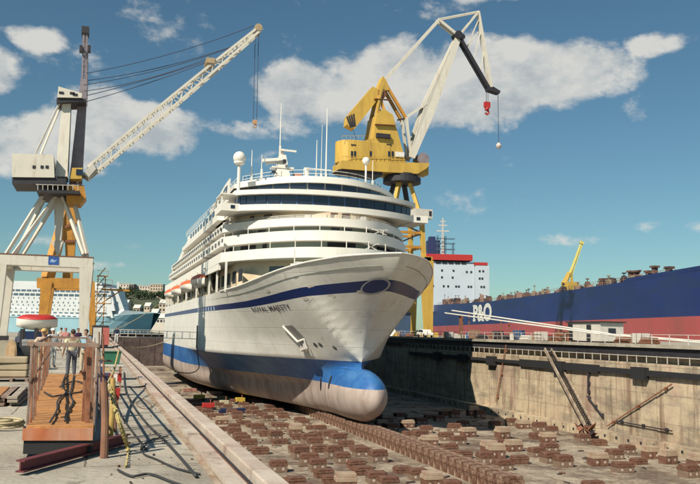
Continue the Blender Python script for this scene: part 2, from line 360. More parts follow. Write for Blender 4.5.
# dock gate
t=thing('dock_gate',(27,222,FZ),'dark brown dock gate closing the far end of the dry dock','dock gate')
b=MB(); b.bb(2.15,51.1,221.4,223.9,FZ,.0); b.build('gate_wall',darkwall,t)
b=MB()
for i in range(13): b.bb(3+4*i,3.08+4*i,221.3,221.39,FZ,-.2)
b.build('rib',darkwall,t)
b=MB(); b.bb(2.15,51,221,224,.152,.3); b.build('walkway',gatew,t)
b=MB()
for i in range(25): b.bb(3+2*i,3.07+2*i,221.05,221.12,.3,1.35)
for z in(.8,1.3): b.bb(2.2,51,221.05,221.12,z,z+.06)
b.build('handrail',white,t)
# sill ledge at the far end of the floor
b=MB(); b.bb(2.15,51,205,221,FZ,FZ+.5); struct(b,'dock_sill',floorm)
# ================================================================== WORLD
w=bpy.data.worlds.new('World'); scene.world=w; w.use_nodes=True; nt=w.node_tree; N=nt.nodes; L=nt.links
bg=N['Background']; sky=N.new('ShaderNodeTexSky'); sky.sky_type='NISHITA'; sky.sun_disc=False
SD=Vector((.80,.60,0)).normalized(); EL=math.radians(43)
sun_dir=Vector((SD.x*math.cos(EL),SD.y*math.cos(EL),-math.sin(EL)))
sky.sun_elevation=EL; sky.sun_rotation=math.atan2(-SD.x,-SD.y)
sky.air_density=1.0; sky.dust_density=.35; sky.ozone_density=1.6; sky.altitude=0
tc=N.new('ShaderNodeTexCoord')
n1=N.new('ShaderNodeTexNoise'); n1.inputs['Scale'].default_value=11; n1.inputs['Detail'].default_value=12; n1.inputs['Roughness'].default_value=.6; n1.inputs['Distortion'].default_value=.1
mp=N.new('ShaderNodeMapping'); mp.inputs['Scale'].default_value=(1,1,1.5); L.new(tc.outputs['Generated'],mp.inputs['Vector']); L.new(mp.outputs['Vector'],n1.inputs['Vector'])
def math_(op,a,b=None,c=None,clamp=False):
    n=N.new('ShaderNodeMath'); n.operation=op; n.use_clamp=clamp
    for i,v in enumerate((a,b,c)):
        if v is None: continue
        if isinstance(v,(int,float)): n.inputs[i].default_value=v
        else: L.new(v,n.inputs[i])
    return n.outputs[0]
def blob(px,py,rx,amp,ry=None):
    """cloud bank: an ellipse of directions (angles) around a bearing"""
    ry=ry or rx
    d=ray(px,py).normalized(); up=Vector((0,0,1)); e=d.cross(up).normalized(); u=e.cross(d)
    outs=[]
    for ax,rr in((e,rx),(u,ry)):
        vm=N.new('ShaderNodeVectorMath'); vm.operation='DOT_PRODUCT'; L.new(tc.outputs['Generated'],vm.inputs[0]); vm.inputs[1].default_value=ax
        q=math_('DIVIDE',vm.outputs['Value'],rr/F); outs.append(math_('MULTIPLY',q,q))
    s=math_('ADD',outs[0],outs[1])
    g=N.new('ShaderNodeVectorMath'); g.operation='DOT_PRODUCT'; L.new(tc.outputs['Generated'],g.inputs[0]); g.inputs[1].default_value=d
    front=math_('GREATER_THAN',g.outputs['Value'],0)
    v=math_('SUBTRACT',1,s); v=math_('MAXIMUM',v,-1.0); v=math_('MULTIPLY',v,amp*2.05); 
    return math_('MULTIPLY_ADD',math_('ADD',v,1.0),front,-1.0)
blobs=[(315,95,80,.6,34),(390,80,85,.6,46),(480,85,100,.7,50),(555,72,85,.6,34),(610,72,35,.25,12),(290,120,50,.3,16),
       (140,130,75,.5,30),(70,140,60,.5,34),(200,128,90,.35,14),(95,105,40,.4,22),(38,38,26,.3,14),(655,44,34,.35,13),(383,38,10,.2,6),
       (640,228,50,.16,8),(115,245,40,.22,8),(100,265,50,.15,7),(590,240,50,.1,6),(10,150,50,.4,30),(-60,60,70,.5,30),(520,-10,60,.3,14),(250,-30,60,.3,12)]
acc=None
for q in blobs:
    o=blob(*q); acc=o if acc is None else math_('MAXIMUM',acc,o)
# general cloud field everywhere else behind and beside the view (soft, sparse)
n2=N.new('ShaderNodeTexNoise'); n2.inputs['Scale'].default_value=3; n2.inputs['Detail'].default_value=6; L.new(tc.outputs['Generated'],n2.inputs['Vector'])
field=math_('MULTIPLY_ADD',math_('SUBTRACT',n1.outputs['Fac'],.5),3.4,-.08)
val=math_('ADD',field,acc)
mr=N.new('ShaderNodeMapRange'); mr.interpolation_type='SMOOTHSTEP'; mr.inputs['From Min'].default_value=0.0; mr.inputs['From Max'].default_value=.62; mr.inputs['To Max'].default_value=.86
L.new(val,mr.inputs['Value'])
# sky colour tuned to the print, clouds over it
hs=N.new('ShaderNodeMix'); hs.data_type='RGBA'; hs.blend_type='MULTIPLY'; hs.inputs['Factor'].default_value=1; L.new(sky.outputs['Color'],hs.inputs['A']); hs.inputs['B'].default_value=(.72,1.0,.99,1)
cr=N.new('ShaderNodeValToRGB'); cr.color_ramp.elements[0].color=(6.0,6.5,6.7,1); cr.color_ramp.elements[1].color=(9.8,9.6,8.9,1)
cr.color_ramp.elements[0].position=.05; cr.color_ramp.elements[1].position=.8
nb=N.new('ShaderNodeTexNoise'); nb.inputs['Scale'].default_value=11; nb.inputs['Detail'].default_value=8; nb.inputs['Roughness'].default_value=.6; nb.inputs['Distortion'].default_value=.1
va=N.new('ShaderNodeVectorMath'); va.operation='ADD'; va.inputs[1].default_value=(-.012,-.006,.035); L.new(mp.outputs['Vector'],va.inputs[0]); L.new(va.outputs['Vector'],nb.inputs['Vector'])
lit=math_('MULTIPLY_ADD',math_('SUBTRACT',n1.outputs['Fac'],nb.outputs['Fac']),3.2,.55,clamp=True)
L.new(lit,cr.inputs['Fac'])
mx=N.new('ShaderNodeMix'); mx.data_type='RGBA'; L.new(mr.outputs['Result'],mx.inputs['Factor']); L.new(hs.outputs['Result'],mx.inputs['A']); L.new(cr.outputs['Color'],mx.inputs['B'])
L.new(mx.outputs['Result'],bg.inputs['Color']); bg.inputs['Strength'].default_value=.066
sl=bpy.data.lights.new('sun','SUN'); sl.energy=5.0; sl.angle=math.radians(.5); sl.color=(1,.91,.76)
so=bpy.data.objects.new('sun',sl); COL.objects.link(so); so.rotation_euler=sun_dir.to_track_quat('-Z','Y').to_euler()
scene.view_settings.view_transform='Standard'; scene.view_settings.look='None'; scene.view_settings.exposure=.2; scene.view_settings.gamma=1
scene.view_settings.use_curve_mapping=False
scene.render.engine='CYCLES'; scene.cycles.diffuse_bounces=1
# ================================================================== CRUISE SHIP
XC=26.7; HB=12.5; KZ=-7.4; YE=196.0
def lin(x,T):
    if x<=T[0][0]: return T[0][1]
    for (a,b),(c,d) in zip(T,T[1:]):
        if x<=c: return b+(d-b)*(x-a)/(c-a)
    return T[-1][1]
def sheer(Y):
    return lin(Y,[(69.2,9.25),(74,9.12),(78.3,8.75),(82.5,8.2),(87,7.5),(90,7.1),(93,6.8),(98,6.6),(105,6.5)])
STEM=[(-2.05,80.6),(-1.27,80.5),(0,80.2),(1.5,79.3),(3,77.7),(4.5,75.6),(5.6,73.7),(6.5,72.1),(7.5,70.7),(8.3,69.9),(8.95,69.4)]
def stemY(z):
    if z<-2.05:
        q=max(0,1-((z+4.65)/2.75)**2); return 75.2+(1-math.sqrt(q))*5.2
    return lin(z,STEM)
def fent(s,L,p,h):
    u=max(0,min(1,s/L)); return (1-(1-u)**p)**h
def bDk(Y): return HB*fent(Y-69.4,35,2,.70)
def bWL(Y): return HB*fent(Y-80.5,40,2,1.08)
def bKl(Y): return HB*fent(Y-80.6,62,2,2.2)
def stemZ(Y):
    T=[(y,z) for z,y in STEM[1:]][::-1]; return lin(Y,T)
def halfb(Y,zn):
    z=zn
    if z>=-1.27:
        t=(z+1.27)/(9.1+1.27)
        if Y<80.5:
            zs=stemZ(Y); b=bDk(Y)*(max(0,z-zs)/max(.05,9.1-zs))**.8
        else: b=bWL(Y)+(bDk(Y)-bWL(Y))*t
        if Y>=80.5 and Y<88: # blend the section shape into the raked stem
            k=(88-Y)/7.5; b=b*(1-k)+k*(bWL(Y)+(bDk(Y)-bWL(Y))*t**.8)
    else:
        t=min(1,(-1.27-z)/3.3)**.8; b=bWL(Y)+(bKl(Y)-bWL(Y))*t if Y>80.5 else 0
    if z<-4.9:
        q=min(1,(-4.9-z)/2.5); g=1-.30*(1-math.sqrt(max(0,1-q*q))); b*=g
    if z<-2.0:
        sb=Y-stemY(z); q=max(0,1-((z+4.65)/2.75)**2)
        bb=2.25*math.sqrt(q)*math.sqrt(max(0,1-(1-min(1,max(0,sb)/5.5))**2))
        b=(b**3+bb**3)**(1/3)
    # stern taper
    e=max(0,(Y-(YE-16))/16); b*=1-.22*e*e
    return b
def hz(Y,zn): return zn if zn<=1 else 1+(zn-1)*(sheer(Y)-1)/7.95
ship=thing('cruise_ship',(XC,140,KZ),'large white cruise ship with navy stripe standing on the keel blocks in the dry dock','cruise ship')
rows=[-7.4,-7.3,-7.1,-6.8,-6.4,-5.9,-5.3,-4.7,-4.1,-3.8,-3.4,-3.0,-2.7,-2.45,-2.25,-2.12,-2.04,-1.8,-1.5,-1.27,-.8,-.2,.4,1.0,1.8,2.6,3.4,4.2,5.0,5.75,6.2,6.7,7.4,8.0,8.5,8.95]
NC=76
b=MB(); W=2*NC+1
def rowpts(zn):
    ys=stemY(zn); P=[]
    for i in range(NC+1):
        tt=i/NC; Y=ys+(YE-ys)*(tt**2.3 if True else tt); P.append((Y,halfb(Y,zn)))
    return P
for zn in rows:
    P=rowpts(zn)
    b.v+= [Vector((XC-bb_,Y,hz(Y,zn))) for Y,bb_ in reversed(P)]+[Vector((XC+bb_,Y,hz(Y,zn))) for Y,bb_ in P[1:]]
for j in range(len(rows)-1):
    zm=(rows[j]+rows[j+1])/2
    mi=3 if zm<-3.8 else 2 if zm<-1.27 else 1 if 5.75<zm<6.7 else 0
    for i in range(W-1): b.f.append([j*W+i,j*W+i+1,(j+1)*W+i+1,(j+1)*W+i]); b.m.append(mi)
# bottom & transom
for i in range(NC): b.f.append([i,W-1-i,W-2-i,i+1][::-1]); b.m.append(3)
for j in range(len(rows)-1): b.f.append([j*W,(j+1)*W,(j+1)*W+W-1,j*W+W-1]); b.m.append(0)
b.build('hull',[hullw,stripe,boot,anti],ship,smooth=True)
# weather deck
b=MB(); P=[(Y,halfb(Y,8.0)) for Y in [71.2+(YE-71.2)*(i/50)**1.6 for i in range(51)]]
vs=[(XC-q,Y,hz(Y,8.0)-.1) for Y,q in P]+[(XC+q,Y,hz(Y,8.0)-.1) for Y,q in P]
b.add(vs,[(i,51+i,52+i,i+1) for i in range(50)]); b.build('deck',greenish,ship)
# bulwark cap rail
b=MB(); P=[(Y,halfb(Y,8.95)) for Y in [69.4+(100-69.4)*(i/40)**1.8 for i in range(41)]]
b.tube([(XC-q,Y,hz(Y,8.95)) for Y,q in reversed(P)]+[(XC+q,Y,hz(Y,8.95)) for Y,q in P[1:]],.09,6); b.build('cap_rail',superw,ship)
def hullp(Y,zn,side=-1,off=.03): return Vector((XC+side*(halfb(Y,zn)+off),Y,hz(Y,zn)))
def hull_at(px,py,off=.03):
    """point of the starboard hull side on the line of sight"""
    d=ray(px,py); best=None; lo=60.;
    for k in range(1400):
        t=60+k*.12; p=CAM+d*t
        # invert hz
        zn=p.z if p.z<=1 else 1+(p.z-1)*7.95/(sheer(p.y)-1)
        if zn>8.95 or p.y<69.4: continue
        if abs(p.x-XC)<halfb(p.y,zn) : return p.y,zn
    return None
# emblem on the bow: oval set in the stripe around the stem, following the rounded plating
def arcp(a,zn,off):
    sg=-1 if a>=0 else 1; a=abs(a); ys=stemY(zn); L_=0; pv=(ys,halfb(ys,zn)); tt=0
    while True:
        tt+=.004; Y=ys+(YE-ys)*tt**2.3; c_=(Y,halfb(Y,zn)); d_=math.hypot(c_[0]-pv[0],c_[1]-pv[1])
        if L_+d_>=a or tt>.9:
            f=(a-L_)/d_ if d_ else 0; Y=pv[0]+(c_[0]-pv[0])*f; q=pv[1]+(c_[1]-pv[1])*f; break
        L_+=d_; pv=c_
    P=Vector((XC+sg*q,Y,hz(Y,zn))); C0=Vector((XC,ys+7,hz(ys,zn)+2)); return P+(P-C0).normalized()*off
A0=1.5; zc=6.2
b=MB(); K=32; R_e=[0.001,.25,.5,.75,1]
for rr in R_e: b.v+=[arcp(A0+1.35*rr*math.cos(2*PI*i/K),zc+.56*rr*math.sin(2*PI*i/K),.13) for i in range(K)]
for q_ in range(4):
    for i in range(K): b.f.append([q_*K+i,q_*K+(i+1)%K,(q_+1)*K+(i+1)%K,(q_+1)*K+i]); b.m.append(0)
b.build('emblem_disc',stripe,ship)
b=MB()
for rr in(1.0,1.17): b.v+=[arcp(A0+1.35*rr*math.cos(2*PI*i/K),zc+.60*rr*math.sin(2*PI*i/K),.17) for i in range(K)]
for i in range(K): b.f.append([i,(i+1)%K,K+(i+1)%K,K+i]); b.m.append(0)
b.build('emblem_ring',mat('emblem_grey',(.40,.39,.40),.5),ship)
# lettering wrapped on the hull
def text_mesh(s,size,off=0.0):
    cu=bpy.data.curves.new('t','FONT'); cu.body=s; cu.size=size; cu.offset=off; cu.resolution_u=3
    o=bpy.data.objects.new('t',cu); COL.objects.link(o); dg=bpy.context.evaluated_depsgraph_get()
    me=bpy.data.meshes.new_from_object(o.evaluated_get(dg)); bpy.data.objects.remove(o)
    V=[tuple(v.co) for v in me.vertices]; Fc=[list(p.vertices) for p in me.polygons]; bpy.data.meshes.remove(me); return V,Fc
e0=hull_at(252,309); e1=hull_at(290,306)
if e0 and e1:
    V,Fc=text_mesh('ROYAL MAJESTY',1.0,.012); wd=max(v[0] for v in V)
    b=MB(); b.add([hullp(e0[0]+(e1[0]-e0[0])*v[0]/wd, e0[1]+(e1[1]-e0[1])*v[0]/wd*.85-.45+v[1]*.9,-1,.06) for v in V],Fc)
    b.build('name_lettering',mat('letter_grey',(.07,.065,.08),.6),ship)
# marks near the stem, anchor
for (pa,s,nm,mt) in (((316,345),.5,'thruster_mark',dark),((321,345),.5,'thruster_mark',dark),((335,348),.45,'thruster_mark',dark)):
    e=hull_at(*pa)
    if e:
        b=MB(); P=[hullp(e[0]+s*.5*math.cos(a),e[1]+s*.5*math.sin(a),-1,.04) for a in [2*PI*i/16 for i in range(16)]]; Q=[hullp(e[0]+s*.32*math.cos(a),e[1]+s*.32*math.sin(a),-1,.05) for a in [2*PI*i/16 for i in range(16)]]
        b.add(P+Q,[(i,(i+1)%16,16+(i+1)%16,16+i) for i in range(16)]); b.add([hullp(e[0]-.25,e[1]-.05),hullp(e[0]+.25,e[1]-.05),hullp(e[0]+.25,e[1]+.05),hullp(e[0]-.25,e[1]+.05)],[(0,1,2,3)]); b.build(nm,mt,ship)
for pa in ((321,384),(330,382)):
    e=hull_at(*pa)
    if e:
        b=MB(); b.add([hullp(e[0]+.3*math.cos(a),e[1]+.75*math.sin(a),-1,.05) for a in [2*PI*i/14 for i in range(14)]],[tuple(range(14))]); b.build('hull_opening',dark,ship)
ea=hull_at(290,326); eb=hull_at(303,341)
if ea and eb:
    # hawse pocket: a shaded bolster with the anchor hanging out of it
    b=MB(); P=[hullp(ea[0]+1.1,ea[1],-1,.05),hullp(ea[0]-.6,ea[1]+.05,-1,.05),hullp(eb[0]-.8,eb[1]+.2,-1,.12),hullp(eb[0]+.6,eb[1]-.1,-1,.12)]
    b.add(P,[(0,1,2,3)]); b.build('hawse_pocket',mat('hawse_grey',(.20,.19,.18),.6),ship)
    b=MB(); b.tube([P[0]+Vector((-.1,0,0)),P[3]+Vector((-.15,0,0))],.13,8); b.tube([P[3]+Vector((-.15,0,0)),P[2]+Vector((-.15,0,0))],.12,8); b.build('hawse_lip',superw,ship)
    c=hullp(eb[0]-.3,eb[1]-.5,-1,.3)
    b=MB(); b.bar(c+Vector((-.1,.3,1.1)),c+Vector((0,0,-.5)),.26,.26); b.bar(c+Vector((-.1,-1,-.2)),c+Vector((-.1,1,-.5)),.34,.34)
    for s in(-1,1): b.bar(c+Vector((-.1,s*.9,-.4)),c+Vector((-.25,s*.75,.6)),.4,.16,.08,.08)
    b.build('anchor',mat('anchor_grey',(.55,.50,.46),.7),ship)
# mooring chocks / scuppers
for px,py in((275,307),(306,299),(333,296),(362,292),(268,291),(312,287)):
    e=hull_at(px,py)
    if e: b=MB(); b.add([hullp(e[0]+.4*math.cos(a),e[1]+.16*math.sin(a),-1,.04) for a in [2*PI*i/12 for i in range(12)]],[tuple(range(12))]); b.build('chock',mat('chock_pale',(.62,.55,.47),.6),ship)
# row of square ports in the stripe, aft
for k in range(8):
    Y=106+k*1.9; b=MB(); zz=6.2; P=[hullp(Y,zz-.42,-1,.04),hullp(Y+.9,zz-.42,-1,.04),hullp(Y+.9,zz+.35,-1,.04),hullp(Y,zz+.35,-1,.04)]; b.add(P,[(0,1,2,3)]); b.build('hull_port',mat('port_blue',(.25,.36,.55),.3),ship)
# ---------------- superstructure
def plan(Yc,bul,hw,Yb,p=2.3,n=84,xc=XC,rnd=0):
    P=[]
    for i in range(n+1):
        u=-1+2*i/n; u=math.copysign(abs(math.sin(u*PI/2))**1.0,u); P.append((xc+hw*u,Yc+bul*abs(u)**p))
    return P+[(xc+hw,Yb),(xc-hw,Yb)]
def level(name,mt,z0,z1,Yc,bul,hw,Yb,**k):
    b=MB(); b.prism(plan(Yc,bul,hw,Yb,**k),z0,z1); return b.build(name,mt,ship)
sideX=XC-HB
LV=[ # name, mat, z0,z1,Yc,bulge,hw,Yback
 ('deck_house',cream,6.3,10.1,90,8,10.6,182),
 ('balcony_band',superw,10.1,11.3,86.0,13,12.5,184),
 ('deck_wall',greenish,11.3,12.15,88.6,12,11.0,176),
 ('balcony_band',superw,12.15,13.32,87.0,13,12.4,176),
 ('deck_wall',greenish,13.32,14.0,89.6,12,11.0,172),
 ('balcony_band',superw,14.0,14.95,88.2,12.5,12.3,172),
 ('deck_wall',cream,14.95,16.0,90.6,11,11.2,168),
 ('bridge_sill',superw,16.0,16.72,90.6,4.2,11.6,112),
 ('bridge_eave',superw,17.95,18.5,90.3,4.6,11.7,148),
 ('roof',superw,19.75,20.3,92.2,8.5,10.9,118),
]
for a in LV: level(*a)
# slight rounding cap at roof
level('roof_dome',superw,20.3,20.8,93.6,8,10.2,114)
# aft blocks above 16.45 along the sides
level('upper_deck_house',superw,16.72,17.95,101,3,12.3,138)
level('upper_deck_band',superw,16.0,16.72,101,3,12.38,150)
level('sun_deck_house',superw,18.5,19.74,102,3,11.6,116)
# bridge glazing: curved wall with individual panes
def glazing(pname,z0,z1,Yc,bul,hw,n,fr,inset=.0,lean=0,u0=-.97,u1=.97,p=2.3,wallm_=None,gap=.12):
    lv=MB(); lv.prism(plan(Yc+.12,bul,hw-.1,Yc+bul+3,p=p),z0,z1); lv.build(pname+'_wall',wallm_ or bluepanel,ship)
    def pt(u,z):
        s=math.sin(u*PI/2); return Vector((XC+hw*s,Yc+bul*abs(s)**p-lean*(z-z0),z))
    for i in range(n):
        a=u0+(u1-u0)*(i+gap/2)/n; c=u0+(u1-u0)*(i+1-gap/2)/n
        b=MB(); A,B_=pt(a,z0+fr),pt(c,z0+fr); C_,D=pt(c,z1-fr*.5),pt(a,z1-fr*.5)
        nrm=(B_-A).cross(D-A).normalized(); 
        b.slab([A,B_,C_,D],-nrm*-.05); b.build(pname+'_window',glass,ship)
glazing('bridge',16.72,17.95,91.0,4.4,11.2,17,.12)
glazing('lounge',18.5,19.75,92.6,8.2,10.6,15,.07,gap=.07,wallm_=superw)
# bridge wings
for s in(-1,1):
    b=MB(); x0=XC+s*11.1; x1=XC+s*13.3; b.bb(x0,x1,94.5,99.5,15.95,16.85); b.bb(x0,x1,95,99.3,18.0,18.14) if s<0 else None
    b.build('bridge_wing',superw,ship)
    b=MB(); b.bb(x0+s*.6,x0+s*1.1,94.45,94.49,16.25,16.65); b.build('wing_window',glass,ship)
    b=MB()
    for yy in(95.4,98.8):
        b=MB(); b.bb(x1-s*.25,x1-s*.1,yy,yy+.12,16.85,18.0)
        if s<0: b.build('wing_post',superw,ship)
# windows in the recessed walls at the front
def front_windows(z0,z1,Yc,bul,hw,spans,mt,nm):
    for a,c in spans:
        P=[]
        for u in(a,(a+c)/2,c):
            s=math.sin(u*PI/2); P.append(Vector((XC+hw*s,Yc+bul*abs(s)**2.3-.05,0)))
        b=MB(); b.add([q+Vector((0,0,z0)) for q in P]+[q+Vector((0,0,z1)) for q in P],[(0,1,4,3),(1,2,5,4)]); b.build(nm,mt,ship)
front_windows(13.3,14.08,89.6,12,11.0,[(-.56,-.5),(-.06,0),(.02,.09),(.22,.42),(.46,.53),(.56,.63)],glass,'cabin_window')
front_windows(11.2,12.25,88.6,12,11.0,[(-.75,-.5),(-.1,.1),(.3,.42),(.45,.55)],darkin,'deck_opening')
front_windows(15.1,15.9,90.6,11,11.2,[(-.62,-.58),(-.5,-.44),(-.05,0),(.03,.09),(.5,.54)],mat('brown_glass',(.14,.09,.07),.4),'cabin_window')
front_windows(7.4,9.4,90,8,10.6,[(-.5,-.38),(-.3,-.2),(-.05,.05),(.2,.3)],glass,'door_opening')
# balcony fittings: small pipes and stanchions seen in the dark bands
for zz,Yc in((11.15,86.5),(13.2,87.4)):
    for i in range(13):
        u=-.9+1.8*i/12; s=math.sin(u*PI/2); b=MB(); b.bar((XC+12.1*s,Yc+.3+13*abs(s)**2.3,zz),(XC+12.1*s,Yc+.3+13*abs(s)**2.3,zz+(1.15 if zz<12 else .92)),.08); b.build('stanchion',superw,ship)
# railings on top of decks at the port side front
def railing(P,h=1.0,step=1.2,nm='railing',mt=None,parent=ship):
    b=MB()
    for a,c in zip(P,P[1:]):
        a=Vector(a); c=Vector(c); n=max(1,int((c-a).length/step))
        for i in range(n+1): q=a.lerp(c,i/n); b.bar(q,q+Vector((0,0,h)),.05)
        for f in(.5,1): b.bar(a+Vector((0,0,h*f)),c+Vector((0,0,h*f)),.05)
    return b.build(nm,mt or superw,parent)
railing([(x,y,20.8) for x,y in plan(94,8,9.6,114)[1:-3:4]],.85)
railing([(x,y,11.3) for x,y in plan(86.4,13,12.2,184)[66:-2:3]],.9)
railing([(x,y,14.95) for x,y in plan(88.6,12.5,12.1,172)[2:-3:4]],.35,2.0)
railing([(XC-11.9,101,18.5),(XC-11.9,148,18.5)],.9,2)
railing([(XC-10.5,118,20.3),(XC-10.5,101,20.3)],.9,2)
# starboard side: window rows, one mesh each shared
def side_row(nm,z,h,Y0,Y1,step,wd,x,mt=glass,lim=60):
    me=None; Y=Y0; k=0
    while Y<Y1 and k<lim:
        if me is None:
            b=MB(); b.bb(x-.04,x+.02,Y,Y+wd,z,z+h); o=b.build(nm,mt,ship); me=o; y00=Y
        else:
            o=me.copy(); COL.objects.link(o); o.location=Vector(me.location)+Vector((0,Y-y00,0))
        Y+=step; k+=1
side_row('cabin_window',15.15,.65,99,166,3.1,1.4,XC-11.4,glass)
side_row('cabin_window',14.25,.42,98,170,2.4,.9,XC-12.4,mat('side_glass',(.12,.10,.09),.3))
side_row('cabin_window',12.5,.45,98,174,3.0,1.1,XC-12.45,mat('side_glass',(.12,.10,.09),.3))
side_row('cabin_window',17.05,.7,101,136,3.4,2.0,XC-12.3,glass)
side_row('deck_opening',11.35,.72,100,175,4.5,3.6,XC-11.2,darkin)
side_row('deck_opening',18.8,.6,103,115,2.6,1.9,XC-11.2,darkin)
# promenade recess pillars along the side between hull edge and balcony band
b=None
k=0; base=None
for Y in [97+7.5*i for i in range(12)]:
    if base is None:
        b=MB(); b.bb(XC-12.2,XC-11.95,Y,Y+.25,6.4,10.1); base=b.build('pillar',superw,ship)
    else:
        o=base.copy(); COL.objects.link(o); o.location=Vector(base.location)+Vector((0,Y-97,0))
side_row('promenade_window',7.6,1.5,94,176,4.6,2.6,XC-10.6,darkin)
# aft sloping fairing
b=MB(); x=XC-11.9
b.slab([(x,138,16.6),(x,152,15.9),(x,168,13.6),(x,168,14.6),(x,152,17.0),(x,138,18.4)],(.5,0,0)); b.build('aft_fairing',superw,ship)
b=MB(); b.bb(x-.3,x+.3,169,172,11.8,14.3); b.bb(x-.4,x+1.6,181,184,7,11.2); b.bb(x+.2,x+.5,176,176.4,11.7,15.5); b.build('aft_post',offw,ship)
# funnel far aft
b=MB(); b.prism([(XC-4,150),(XC+4,150),(XC+3.4,162),(XC-3.4,162)],18,18.9); b.build('funnel_casing',superw,ship)
# radar mast
mx_=at(282,168,'y',98); mX=mx_.x
b=MB(); b.bar((mX,98,20.8),(mX,98,24.0),2.0,1.6,.8,.7); b.bb(mX-1.4,mX+1.4,97.3,98.7,22.2,22.4); b.bar((mX,98,24),(mX,98,24.8),.35)
b.bar((mX-2.2,97.6,22.7),(mX-.3,97.8,23.0),.16,.3); b.build('radar_mast',superw,ship)
b=MB(); b.bar((mX-2.7,97.5,23.0),(mX-.2,97.3,23.35),.3,.35); b.bar((mX-.4,97.6,24.6),(mX+1.7,97.6,24.55),.22,.22); b.build('radar_scanner',superw,ship)
b=MB(); b.box((mX+.1,97.0,23.0),(.4,.3,.5)); b.box((mX-1.2,97.2,21.6),(.5,.3,.3)); b.build('mast_light',dark,ship)
b=MB(); b.bb(mX+1.6,mX+2.5,97.5,98.5,20.86,21.7); b.build('vent_box',mat('faded_pink',(.5,.25,.2),.6),ship)
b=MB(); b.tube([(mX+3.1,97.5,20.85),(mX+3.1,97.5,22.5)],.38,12); b.build('exhaust_pipe',superw,ship)
# whip antennas and posts on roof: px, top y, base y
for px,t_,b_,r in((281,103,150,.06),(252,150,181,.06),(262,154,178,.05),(327,108,172,.08),(317,140,172,.06),(322,125,172,.035),(373,160,176,.05)):
    y=97 if px<350 else 99
    if px==281: y=98
    B=at(px,b_,'y',y); T=at(px-.6,t_,'y',y); B.x=T.x=(B.x+T.x)/2
    if px==281: B.z=24.0
    else: B.z=min(B.z,20.6)
    b=MB(); b.tube([B,T],r*1.5,6,r2=r*.7); b.bar((B.x,B.y,B.z),(B.x,B.y,B.z+1.2),.22); b.build('antenna',superw,ship)
q=at(322,167,'y',97); b=MB(); b.bar((q.x-2.2,97,22.4),(q.x+1.2,97,22.35),.1); b.build('antenna_yard',superw,ship)
# satellite dome on pole (starboard) and a square sensor on pole (port)
q=at(239.5,158,'y',96.5); b=MB(); b.tube([(q.x,96.5,17.2),(q.x,96.5,q.z-.5)],.2,10); b.build('dome_pole',superw,ship)
b=MB(); b.ball((q.x,96.5,q.z),.78,16,10,(1,1,1.05)); b.lathe((q.x,96.5,q.z-.75),[(.35,-.15),(.6,.0),(.7,.25)]); b.build('radar_dome',white,ship,smooth=True)
q=at(366,164,'y',95.5); b=MB(); b.tube([(q.x,95.5,19.2),(q.x,95.5,q.z)],.12,8); b.ball((q.x,95.5,q.z+.4),.5,12,8); b.build('sensor_pole',white,ship,smooth=True)
# forecastle fittings
for x,y,h in((-6,84,1.9),(-2,82,1.5),(3,80,1.2)):
    b=MB(); b.bb(XC+x-.5,XC+x+.5,y,y+.5,7.4,7.4+h); b.tube([(XC+x-.9,y+.8,7.4+h*.7),(XC+x+.9,y+.8,7.4+h*.7)],.4,10); b.build('winch',superw,ship)
b=MB(); b.bar((XC-6.7,84,7),(XC-6.7,84,10.6),.12); b.build('jack_staff',superw,ship)
b=MB(); x=XC-12.48; b.slab([(x,101,9.3),(x,182,9.6),(x,182,10.09),(x,101,10.09)],(.3,0,0)); b.build('side_fascia',superw,ship)
b=MB(); x=XC-11.75; b.slab([(x,99.5,18.51),(x,119,18.51),(x,117,19.0),(x,103,20.5),(x,99,20.7)],(.15,0,0)); b.build('side_screen',superw,ship)
b=MB(); x=XC-11.78; b.slab([(x,101,18.8),(x,110,18.8),(x,102.5,20.1),(x,100.5,20.1)],(.02,0,0)); b.build('side_screen_glass',glass,ship)
for (x0,z0,z1,Yk) in((3.2,11.3,12.15,87.6),(4.6,13.32,14.0,88.6)):
    b=MB(); xx=XC+x0; b.bar((xx-.9,Yk,z0),(xx+.9,Yk,z1),.09); b.bar((xx+.9,Yk,z0),(xx-.9,Yk,z1),.09); b.bar((xx-1,Yk,z1-.1),(xx+1.1,Yk,z1-.1),.08); b.build('deck_scaffold',gatew,ship)
for k in range(9):
    u=-.85+k*.21; s_=math.sin(u*PI/2); b=MB(); c_=Vector((XC+10.6*s_,90.6+11*abs(s_)**2.3-.5,15.0)); b.bb(c_.x-.3,c_.x+.3,c_.y-.3,c_.y+.3,15.01,15.5+.08*(k%3)); b.build('deck_locker',gatew if k%2 else cream,ship)
